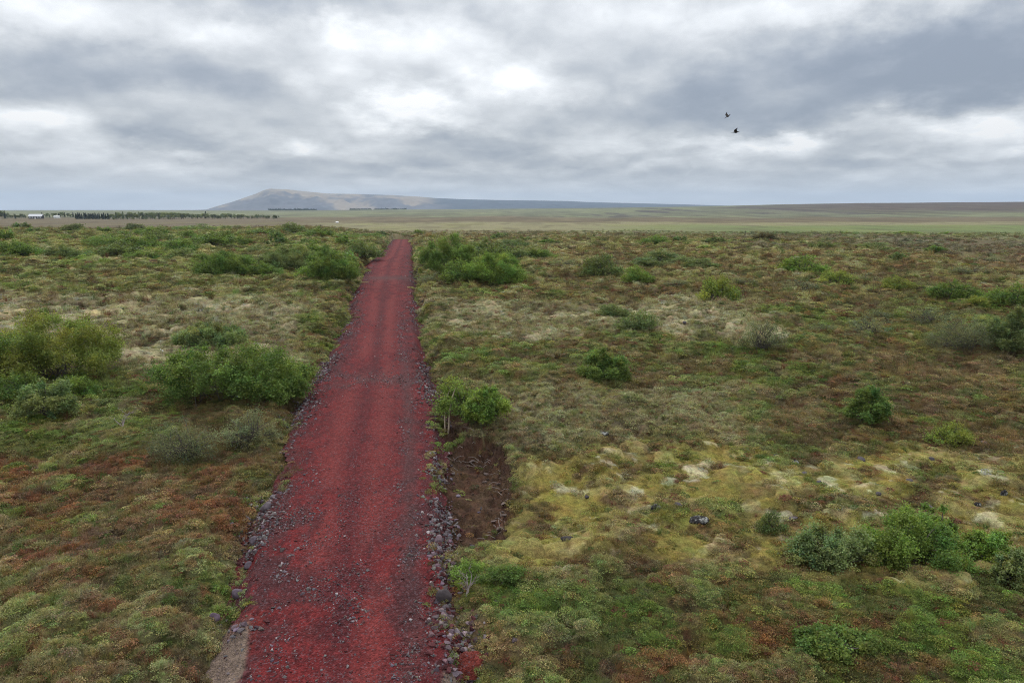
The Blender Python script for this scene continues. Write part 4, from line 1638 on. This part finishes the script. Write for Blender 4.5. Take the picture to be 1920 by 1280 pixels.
def build_birch():
    gx, gy = ground(838, 806)
    dep = gy * CP + CAM_H * SP * 0.8
    k = dep / F
    z = zland(gx, gy)
    root = thing('birch_tree', 'young birch at the right road edge, two bare pale stems under a bright green crown', 'tree', (gx, gy, z - 0.05))
    for (dx, hx, dy, r) in ((0, 4, 0.0, 0.05), (-4, -1, 0.25, 0.04)):
        Vs, Fs = [], []
        pts = [(dx * k, dy, -0.1), ((dx + hx * 0.9) * k, dy + 0.05, 18 * k), ((dx + hx * 1.1) * k, dy + 0.1, 40 * k), ((dx + hx * 1.3 + 2) * k, dy + 0.2, 66 * k), ((dx + hx + 12) * k, dy + 0.4, 92 * k)]
        tube(Vs, Fs, pts, r, 0.02, 6)
        link('trunk', np_mesh('trunk', Vs, Fs, True), M_PALEBARK, parent=root)
    fol, st = shrub_meshes(3101, 8000, 0.016, 1, 1, 0.6, lobes=26)
    w_, h_ = 116 * k, 70 * k
    f = link('crown', fol, None, parent=root)
    f.scale = (w_, w_ * 0.8, h_ / 0.6)
    f.location = (24 * k, 0.5, 40 * k)
    f.color = (0.200, 0.262, 0.062, 1)
    b = link('branch', st, None, parent=root)
    b.scale, b.location = f.scale, f.location


build_birch()

# grey dead branches


def dead_branch(u, v, length_px, ang, lab, seed, up=0.5):
    rng = random.Random(seed)
    gx, gy = ground(u, v)
    dep = gy * CP + CAM_H * SP * 0.8
    L_ = length_px / F * dep
    Vs, Fs = [], []

    def grow(p, d, l, r, depth):
        pts = [p]
        q = Vector(p)
        dd = Vector(d)
        for s_ in range(4):
            dd = (dd + Vector((rng.gauss(0, .22), rng.gauss(0, .22), rng.gauss(0, .14)))).normalized()
            q = q + dd * l / 4
            pts.append(tuple(q))
        tube(Vs, Fs, pts, r, r * 0.45, 5)
        if depth < 3:
            for s_ in range(3):
                b = pts[rng.choice((1, 2, 3, 4))]
                nd = (dd + Vector((rng.gauss(0, .7), rng.gauss(0, .7), rng.gauss(0.1, .4)))).normalized()
                grow(b, nd, l * rng.uniform(0.4, 0.65), r * 0.5, depth + 1)
    for s_ in range(3):
        a = ang + rng.uniform(-0.5, 0.5)
        grow((0, 0, 0.0), (math.cos(a), math.sin(a) * 0.8, up * rng.uniform(0.5, 1.4)), L_ * rng.uniform(0.7, 1), 0.022, 0)
    link('dead_branch', np_mesh('dead_branch', Vs, Fs, True), M_DEAD, label=lab, cat='branch', loc=(gx, gy, zland(gx, gy) + 0.03))


dead_branch(846, 826, 60, 0.5, 'tangle of dead grey branches lying below the cut birch on the right verge', 3, 0.45)
dead_branch(884, 800, 34, 1.9, 'forked bleached branch standing between the birch crown and the yellow-green bush', 5, 1.4)
dead_branch(232, 818, 48, 2.2, 'bleached dry twigs lying on the heath below the largest birch bush', 8, 0.5)
dead_branch(874, 1135, 46, 1.2, 'pale curved bare branch rising from the low leafy bush on the right verge', 12, 1.3)


# clods and roots torn up around the scrape
def build_clods():
    rng = np.random.default_rng(9)
    me = [hull_mesh('clod', 500 + i, 12, (1, 0.7, 0.45)) for i in range(4)]
    m = mat_plain('torn_peat', (0.075, 0.052, 0.045), (0.18, 0.135, 0.12), 9)
    for q in me:
        q.materials.append(m)
    rim = [(920, 862), (935, 880), (945, 905), (950, 930), (948, 955), (938, 975), (925, 995), (905, 1005), (890, 1015), (870, 1022), (855, 1030), (880, 848), (900, 852), (915, 985), (930, 940), (940, 965)]
    for k in range(18):
        u, v = rim[k % len(rim)]
        gx, gy = ground(u + rng.normal(0, 10), v + rng.normal(0, 9))
        s = rng.uniform(0.06, 0.17)
        o = link('peat_clod', me[k % 4], None, label='torn grey-brown peat clod on the rim of the brown scrape beside the road', cat='clod', group='peat clods round the scrape',
                 loc=(gx, gy, zland(gx, gy) + s * 0.2))
        o.scale = (s * 1.5, s, s)
        o.rotation_euler = (rng.uniform(-.4, .4), rng.uniform(-.4, .4), rng.uniform(0, 6.28))


build_clods()


def build_crumbs():
    rng = np.random.default_rng(19)
    P = np.array(PEAT + PIT)
    n = 9000
    x = rng.uniform(P[:, 0].min() - .5, P[:, 0].max() + .5, n)
    y = rng.uniform(P[:, 1].min() - .5, P[:, 1].max() + .5, n)
    a, b = peat_mask(x, y)
    k = ((a > 0.12) | (b > 0.12)) & (rng.uniform(0, 1, n) < 0.25 + 0.9 * (np.maximum(a, b) < 0.85)) & (fbm(x / 0.5, y / 0.5, 451, 3) > 0.42)
    x, y = x[k], y[k]
    n = len(x)
    z = land(x, y)[0]
    s = np.clip(np.exp(rng.normal(math.log(0.028), 0.55, n)), 0.01, 0.10)
    c = np.array((0.075, 0.046, 0.032)) * rng.uniform(0.4, 1.9, n)[:, None]
    pm = []
    for j in range(4):
        me = hull_mesh('crumb', 800 + j, 10, (1, 0.8, 0.6))
        me.materials.append(M_GRAVEL)
        pm.append(bpy.data.objects.new('crumb_%d' % j, me))
    rot = np.stack([rng.uniform(-.6, .6, n), rng.uniform(-.6, .6, n), rng.uniform(0, 6.28, n)], 1)
    scatter('soil_crumbs', np.stack([x, y, z + s * 0.2], 1), rot, s, rng.integers(0, 4, n), c, pm)
    Vs, Fs = [], []
    rr = random.Random(6)
    for k in range(70):                       # torn roots and heather stems hanging over the rim
        u, v = rr.choice([(845, 852), (868, 842), (895, 846), (918, 852), (936, 876), (944, 905), (948, 935), (940, 965), (928, 995), (905, 1012), (875, 1030)])
        gx, gy = ground(u + rr.gauss(0, 9), v + rr.gauss(0, 8))
        p = Vector((gx, gy, zland(gx, gy) + 0.02))
        d = Vector((rr.gauss(-0.5, 0.6), rr.gauss(-0.2, 0.6), rr.uniform(-0.05, 0.5))).normalized()
        l = rr.uniform(0.15, 0.5)
        q = p + d * l * 0.5 + Vector((0, 0, 0.04))
        tube(Vs, Fs, [tuple(p), tuple(q), tuple(p + d * l + Vector((rr.gauss(0, .05), 0, -0.05)))], 0.012, 0.005, 4)
    link('torn_roots', np_mesh('torn_roots', Vs, Fs, True), M_DEAD, kind='stuff')


build_crumbs()


def build_heath_stones():
    rng = np.random.default_rng(23)
    me = [rock_mesh('lava_stone', 900 + i, M_STONE, (1, 0.8, 0.55)) for i in range(3)]
    areas = [(1000, 1900, 845, 1050, 17, 'small dark lava stone poking out of the yellow moss right of the road', 'lava stones in the yellow moss'),
             (60, 540, 560, 700, 9, 'small grey lava stone among the pale lichen hummocks on the left moor', 'lava stones in the left lichen'),
             (820, 1440, 562, 640, 8, 'small grey lava stone among the pale lichen hummocks on the right moor', 'lava stones in the right lichen')]
    for (u0, u1, v0, v1, n, lab, grp) in areas:
        for k in range(n):
            gx, gy = ground(rng.uniform(u0, u1), rng.uniform(v0, v1))
            s = rng.uniform(0.06, 0.13) * (1 + gy / 90)
            o = link('lava_stone', me[k % 3], None, label=lab, cat='rock', group=grp, loc=(gx, gy, zland(gx, gy) + s * 0.02))
            o.scale = (s * rng.uniform(0.9, 1.5), s, s)
            o.rotation_euler = (rng.uniform(-.2, .2), rng.uniform(-.2, .2), rng.uniform(0, 6.28))
            q = rng.uniform(0.35, 1.0)
            o.color = (q, q, q, 1)


build_heath_stones()

# ------------------------------------------------------------------ far shelterbelt, houses, woods


def far_tree(kind, seed):
    rng = np.random.default_rng(seed)
    if kind == 'spruce':
        n = 420
        t = rng.uniform(0, 1, n) ** 0.8
        rad = 0.21 * (1 - t) ** 0.8 * np.sqrt(rng.uniform(0.25, 1, n)) * (1 + 0.25 * np.sin(t * 44))
        a = rng.uniform(0, 6.28, n)
        P = np.stack([np.cos(a) * rad, np.sin(a) * rad, 0.06 + t * 0.94], 1)
        V, Fc = leaf_quads(P, 0.055, rng, 0.2, 0.6)
        mat_tr = M_DARKBARK
    else:
        n = 520
        L_ = 11
        c = np.stack([rng.normal(0, 0.17, L_), rng.normal(0, 0.17, L_), rng.uniform(0.32, 0.85, L_)], 1)
        k = rng.integers(0, L_, n)
        d = rng.normal(size=(n, 3))
        d /= np.linalg.norm(d, axis=1)[:, None]
        P = c[k] + d * rng.uniform(0.05, 0.18, (n, 1))
        P[:, 2] = np.clip(P[:, 2], 0.05, 1.02)
        V, Fc = leaf_quads(P, 0.05, rng, 0.2, 0.7)
        mat_tr = M_BARK
    cv = np.repeat(rng.uniform(0.6, 1.4, n)[:, None] * np.ones(3), 4, 0)
    cr = np_mesh('crown', V, Fc, False, cv)
    cr.materials.append(M_LEAF)
    Vs, Fs = [], []
    tube(Vs, Fs, [(0, 0, -0.05), (0.01, 0, 0.3), (0, 0.01, 0.75)], 0.03, 0.008, 6)
    if kind != 'spruce':
        for q in range(4):
            e = c[q]
            tube(Vs, Fs, [(0, 0, 0.25), tuple(e * 0.6), tuple(e)], 0.014, 0.005, 4)
    tk = np_mesh('trunk', Vs, Fs, True)
    tk.materials.append(mat_tr)
    return cr, tk


FT = {'spruce': [far_tree('spruce', 1200 + i) for i in range(3)], 'birch': [far_tree('birch', 1300 + i) for i in range(4)]}


def plant_tree(u, v, hpx, kind, tint, lab, group, wide=1.0, seed=0, name=None):
    rng = random.Random(seed)
    gx, gy = ground(u, v)
    dep = gy * CP + CAM_H * SP
    h = hpx * 1.05 / F * dep
    root = thing(name or (kind + '_tree'), lab, 'tree', (gx, gy, float(macro(gx, gy)) - 0.1), rng.uniform(0, 6.28), group)
    root.scale = (h * wide, h * wide, h)
    cr, tk = FT[kind][rng.randrange(len(FT[kind]))]
    f = link('crown', cr, None, parent=root)
    f.color = (*(np.array(tint) * rng.uniform(0.75, 1.25)), 1)
    link('trunk', tk, None, parent=root)


def build_belt():
    rng = random.Random(4)
    SPR, GRN, PAL = (0.062, 0.080, 0.056), (0.140, 0.170, 0.082), (0.180, 0.205, 0.100)
    s = 0
    for u, h in ((4, 15), (9, 12), (14, 9)):
        plant_tree(u, 410, h, 'birch', PAL, 'pale green tall birch at the left end of the far tree line', 'birches at the left end of the tree line', 1.1, s)
        s += 1
    for u, h in ((9.5, 11), (29, 7)):
        plant_tree(u, 410.5, h, 'spruce', SPR, 'dark young spruce at the left end of the far tree line', 'spruces left of the white-roofed house', 1.0, s)
        s += 1
    for k in range(10):
        plant_tree(17 + k * 3.4 + rng.uniform(-1, 1), 409.5, rng.uniform(5, 9), 'birch', GRN, 'small birch in the thin row left of the white-roofed house', 'thin birch row left of the house', 0.9, s)
        s += 1
    for k in range(13):
        plant_tree(80 + k * 4.8 + rng.uniform(-2, 2), 408 + rng.uniform(-.6, .4), rng.uniform(6, 11), 'birch' if k % 3 else 'spruce', GRN if k % 3 else SPR,
                   'tree in the mixed belt around the small white hut', 'mixed trees around the white hut', 1.0, s, 'garden_tree')
        s += 1
    for k in range(34):
        plant_tree(143 + (k // 2) * 3.7 + rng.uniform(-1.4, 1.4), 410.4 + (k % 2) * 0.8, rng.uniform(8.5, 11.5), 'spruce', SPR, 'dark spruce in the dense planted block right of the white hut', 'spruce plantation block', 1.15, s)
        s += 1
    for k in range(36):
        plant_tree(206 + k * 3.3 + rng.uniform(-2, 2), 411 + rng.uniform(-.5, .8), rng.uniform(8, 13), 'birch' if rng.random() < 0.75 else 'spruce', rng.choice((GRN, GRN, PAL)) if True else GRN,
                   'tree in the tall mixed belt between the spruce block and the lone dark spruce', 'tall mixed belt right of the spruce block', 1.15, s, 'belt_tree')
        s += 1
    plant_tree(386, 410, 13, 'spruce', SPR, 'lone dark spruce rising above the low right part of the tree line', None, 1.0, s)
    for k in range(46):
        u = 322 + k * 4.4 + rng.uniform(-2, 2)
        plant_tree(u, 409.8 + rng.uniform(-.3, 1.0), max(3.5, 10 - (u - 322) / 40 + rng.uniform(-2, 2)), 'birch', rng.choice((GRN, PAL, GRN)),
                   'low bushy birch in the thinning right end of the far tree line', 'low birches at the right end of the tree line', 1.5, s, 'low_birch')
        s += 1


build_belt()


def build_woods(name, spans, dist, hpx, seed):
    rng = np.random.default_rng(seed)
    Vs, Fs, cs = [], [], []
    off = 0
    for (u0, u1) in spans:
        for u in np.arange(u0, u1, 1.6):
            b = math.atan2(u - 960, F)
            d = dist * rng.uniform(0.98, 1.03)
            x, y = math.sin(b) * d, math.cos(b) * d
            z = float(macro(x, y))
            h = hpx * d / F * rng.uniform(0.7, 1.2)
            n = 60
            P = rng.normal(size=(n, 3)) * np.array([0.3, 0.3, 0.24]) * h + np.array([x, y, z + h * 0.5])
            P[:, 2] = np.maximum(P[:, 2], z + 0.2)
            V, Fc = leaf_quads(P, h * 0.2, rng, 0.2, 0.8)
            Vs.append(V)
            Fs.append(Fc + off)
            off += len(V)
            cs.append(np.repeat(rng.uniform(0.6, 1.4, n), 4)[:, None] * np.ones(3))
    me = np_mesh(name, np.vstack(Vs), np.vstack(Fs), False, np.vstack(cs))
    o = link(name, me, M_LEAF, kind='stuff')
    o.color = (0.04, 0.058, 0.034, 1)


build_woods('far_woods', [(512, 600), (662, 702), (706, 764)], 3300, 3.2, 5)


# ------------------------------------------------------------------ buildings by the tree line
def box(bm, x0, x1, y0, y1, z0, z1):
    vs = [bm.verts.new(p) for p in ((x0, y0, z0), (x1, y0, z0), (x1, y1, z0), (x0, y1, z0), (x0, y0, z1), (x1, y0, z1), (x1, y1, z1), (x0, y1, z1))]
    for f in ((0, 3, 2, 1), (4, 5, 6, 7), (0, 1, 5, 4), (1, 2, 6, 5), (2, 3, 7, 6), (3, 0, 4, 7)):
        bm.faces.new([vs[i] for i in f])


def bm_obj(name, fn, mat, parent=None):
    bm = bmesh.new()
    fn(bm)
    me = bpy.data.meshes.new(name)
    bm.to_mesh(me)
    bm.free()
    return link(name, me, mat, parent=parent)


M_ROOF = mat_plain('white_sheet_roof', (0.52, 0.53, 0.55), (0.66, 0.66, 0.67), 2, 0.5, 0.1)
M_WALLD = mat_plain('dark_stained_boards', (0.045, 0.04, 0.045), (0.08, 0.07, 0.075), 3)
M_WALLW = mat_plain('white_boards', (0.62, 0.62, 0.60), (0.78, 0.78, 0.76), 2)
M_GLASS = mat_plain('window_glass', (0.30, 0.33, 0.37), (0.42, 0.46, 0.5), 1, 0.15, 0.0, 0.5)
M_TRIM = mat_plain('white_paint', (0.72, 0.72, 0.70), (0.82, 0.82, 0.8), 2)


def house(u, v, wpx, hpx, lab, wall, roofm, n_win, depth, roof_share, name):
    gx, gy = ground(u, v)
    dep = gy * CP + CAM_H * SP
    W, H = wpx / F * dep, hpx / F * dep
    root = thing(name, lab, 'house', (gx, gy, float(macro(gx, gy))), -math.atan2(gx, gy) * 0.4)
    eh = H * (1 - roof_share)
    hw = W / 2

    def walls(bm):
        box(bm, -hw, hw, 0, depth, -0.3, eh)
        a = [bm.verts.new(p) for p in ((-hw, 0, eh), (-hw, depth, eh), (-hw, depth / 2, H - 0.15))]
        bm.faces.new(a)
        a = [bm.verts.new(p) for p in ((hw, 0, eh), (hw, depth / 2, H - 0.15), (hw, depth, eh))]
        bm.faces.new(a)
    bm_obj('wall', walls, wall, root)

    def roof(bm):
        o_, t = 0.4, 0.16
        for s_ in (0, 1):
            y0, y1 = (-o_, depth / 2) if s_ == 0 else (depth + o_, depth / 2)
            z0 = eh - (H - eh) * o_ / (depth / 2)
            p = [(-hw - o_, y0, z0), (hw + o_, y0, z0), (hw + o_, y1, H), (-hw - o_, y1, H)]
            lo = [bm.verts.new(q) for q in p]
            hi = [bm.verts.new((q[0], q[1], q[2] + t)) for q in p]
            bm.faces.new(hi)
            bm.faces.new(lo[::-1])
            for k in range(4):
                bm.faces.new([lo[k], lo[(k + 1) % 4], hi[(k + 1) % 4], hi[k]])
        bmesh.ops.recalc_face_normals(bm, faces=bm.faces)
    r_ = bm_obj('roof', roof, roofm, root)
    for k in range(n_win):
        cx = -hw + W * (k + 0.5) / n_win
        if k == n_win // 2:
            bm_obj('door', lambda bm: box(bm, cx - 0.5, cx + 0.5, -0.06, -0.003, -0.2, min(2.0, eh * 0.85)), M_TRIM, root)
            continue
        w_ = bm_obj('window', lambda bm: box(bm, cx - 0.65, cx + 0.65, -0.05, -0.003, eh * 0.35, eh * 0.85), M_TRIM, root)
        bm_obj('pane', lambda bm: box(bm, cx - 0.55, cx + 0.55, -0.07, -0.052, eh * 0.40, eh * 0.80), M_GLASS, w_)
    return root


house(66, 410.3, 22, 8.5, 'long low house with a bright white roof and dark walls in the far tree line', M_WALLD, M_ROOF, 5, 7.0, 0.45, 'farmhouse')
house(106, 409.8, 9, 5.0, 'small white hut standing alone right of the white-roofed house', M_WALLW, M_WALLW, 2, 3.5, 0.3, 'hut')
house(632, 418.4, 3.2, 2.2, 'tiny white shed alone on the pale far plain left of the road end', M_WALLW, M_ROOF, 1, 2.2, 0.4, 'shed')

# a thin marker post on the plain edge
gx, gy = ground(1396, 456)
root = thing('marker_post', 'thin dark wooden post left of the dark dome bush at the plain edge', 'post', (gx, gy, zland(gx, gy)))
Vs, Fs = [], []
tube(Vs, Fs, [(0, 0, -0.3), (0.02, 0, 0.7), (0.03, 0.01, 1.5)], 0.07, 0.06, 6)
link('pole', np_mesh('pole', Vs, Fs, True), M_DARKBARK, parent=root)
Vs, Fs = [], []
tube(Vs, Fs, [(0.03, 0.01, 1.5), (0.03, 0.01, 1.53), (0.03, 0.01, 1.6)], 0.085, 0.03, 6)
link('cap', np_mesh('cap', Vs, Fs, True), M_DARKBARK, parent=root)


# white seed heads by the broad thicket
def cotton(u, v, lab, seed):
    gx, gy = ground(u, v)
    root = thing('cotton_grass', lab, 'plant', (gx, gy, zland(gx, gy)))
    rng = random.Random(seed)
    Vs, Fs = [], []
    for k in range(3):
        e = (rng.uniform(-.1, .1), rng.uniform(-.1, .1), rng.uniform(0.28, 0.42))
        tube(Vs, Fs, [(0, 0, -0.03), (e[0] * 0.4, e[1] * 0.4, e[2] * 0.5), e], 0.006, 0.004, 4)
        me = hull_mesh('seed_head', seed + k, 18, (0.045, 0.045, 0.06), True)
        h = link('seed_head', me, M_TRIM, parent=root)
        h.location = e
    link('stalk', np_mesh('stalk', Vs, Fs, True), M_DEAD, parent=root)


cotton(450, 780, 'pale stalks with two white seed heads in front of the broad thicket', 61)
cotton(305, 676, 'little white seed heads behind the left end of the broad thicket', 67)


# ------------------------------------------------------------------ birds
def bird_mesh(raise_l, raise_r, sweep=0.25):
    """a wader in flight, bill along -X: one continuous skin with two wings, tail and long bill"""
    rings = [(-0.30, 0.003, 0.003, 0.006), (-0.20, 0.006, 0.006, 0.010), (-0.185, 0.020, 0.020, 0.014), (-0.150, 0.026, 0.026, 0.016), (-0.11, 0.024, 0.026, 0.010), (-0.06, 0.045, 0.048, 0.0),
             (-0.01, 0.056, 0.058, -0.004), (0.05, 0.050, 0.050, -0.002), (0.10, 0.034, 0.032, 0.004), (0.15, 0.028, 0.014, 0.008), (0.21, 0.034, 0.006, 0.010)]
    n = 8
    bm = bmesh.new()
    R_ = []
    for (x, w, h, z) in rings:
        R_.append([bm.verts.new((x, math.cos(2 * math.pi * k / n + math.pi / 8) * w, z + math.sin(2 * math.pi * k / n + math.pi / 8) * h)) for k in range(n)])
    sides = {0: raise_l, 3: raise_r}          # the two faces that look +Y and -Y, upper flank
    for i in range(len(R_) - 1):
        for k in range(n):
            if i in (5, 6) and k in sides:
                continue
            bm.faces.new([R_[i][k], R_[i][(k + 1) % n], R_[i + 1][(k + 1) % n], R_[i + 1][k]])
    bm.faces.new(R_[0][::-1])
    bm.faces.new(R_[-1])
    for k, up in sides.items():
        sgn = 1 if k == 0 else -1
        k2 = (k + 1) % n
        loop = [R_[5][k], R_[6][k], R_[7][k], R_[7][k2], R_[6][k2], R_[5][k2]]
        steps = [(0.10, 0.085, 0.012, -0.02), (0.20, 0.075, 0.009, -0.03), (0.30, 0.05, 0.006, 0.02), (0.385, 0.012, 0.003, 0.10)]
        prev = loop
        for (s, ch, th, bk) in steps:
            a = up * (0.75 + 0.5 * s)
            cy_, cz_ = math.cos(a) * (0.05 + s), math.sin(a) * (0.05 + s) + 0.02
            nx = []
            for j in range(6):
                fx = (-ch, 0, ch)[j % 3] if j < 3 else (ch, 0, -ch)[j - 3]
                up_ = th if j >= 3 else -th
                if k == 3:
                    up_ = -up_
                nx.append(bm.verts.new((bk * sweep * 4 + fx + 0.0, sgn * (cy_ - math.sin(a) * up_), cz_ + math.cos(a) * up_)))
            for j in range(6):
                j2 = (j + 1) % 6
                bm.faces.new([prev[j], prev[j2], nx[j2], nx[j]])
            prev = nx
        bm.faces.new(prev)
    bmesh.ops.recalc_face_normals(bm, faces=bm.faces)
    me = bpy.data.meshes.new('bird')
    bm.to_mesh(me)
    bm.free()
    for q in me.polygons:
        q.use_smooth = True
    return me


M_BIRD = mat_plain('brown_plumage', (0.020, 0.018, 0.020), (0.055, 0.045, 0.040), 30, 0.8)


def bird(u, v, dist, me, rot, lab):
    d = ray(u, v)
    p = d * dist
    o = link('bird', me, M_BIRD, label=lab, cat='bird', group='birds in flight', loc=(p[0], p[1], p[2] + CAM_H))
    o.rotation_euler = rot
    o.scale = (1.0, 0.8, 1.0)


bird(1365, 218, 54, bird_mesh(0.42, 0.20), (R(24), R(-34), R(-17)), 'upper of the two dark birds in flight, slanting down under the dark cloud')
bird(1380, 248, 48, bird_mesh(0.42, 0.50), (R(3), R(-7), R(-15)), 'lower of the two dark birds in flight, level with raised wings')
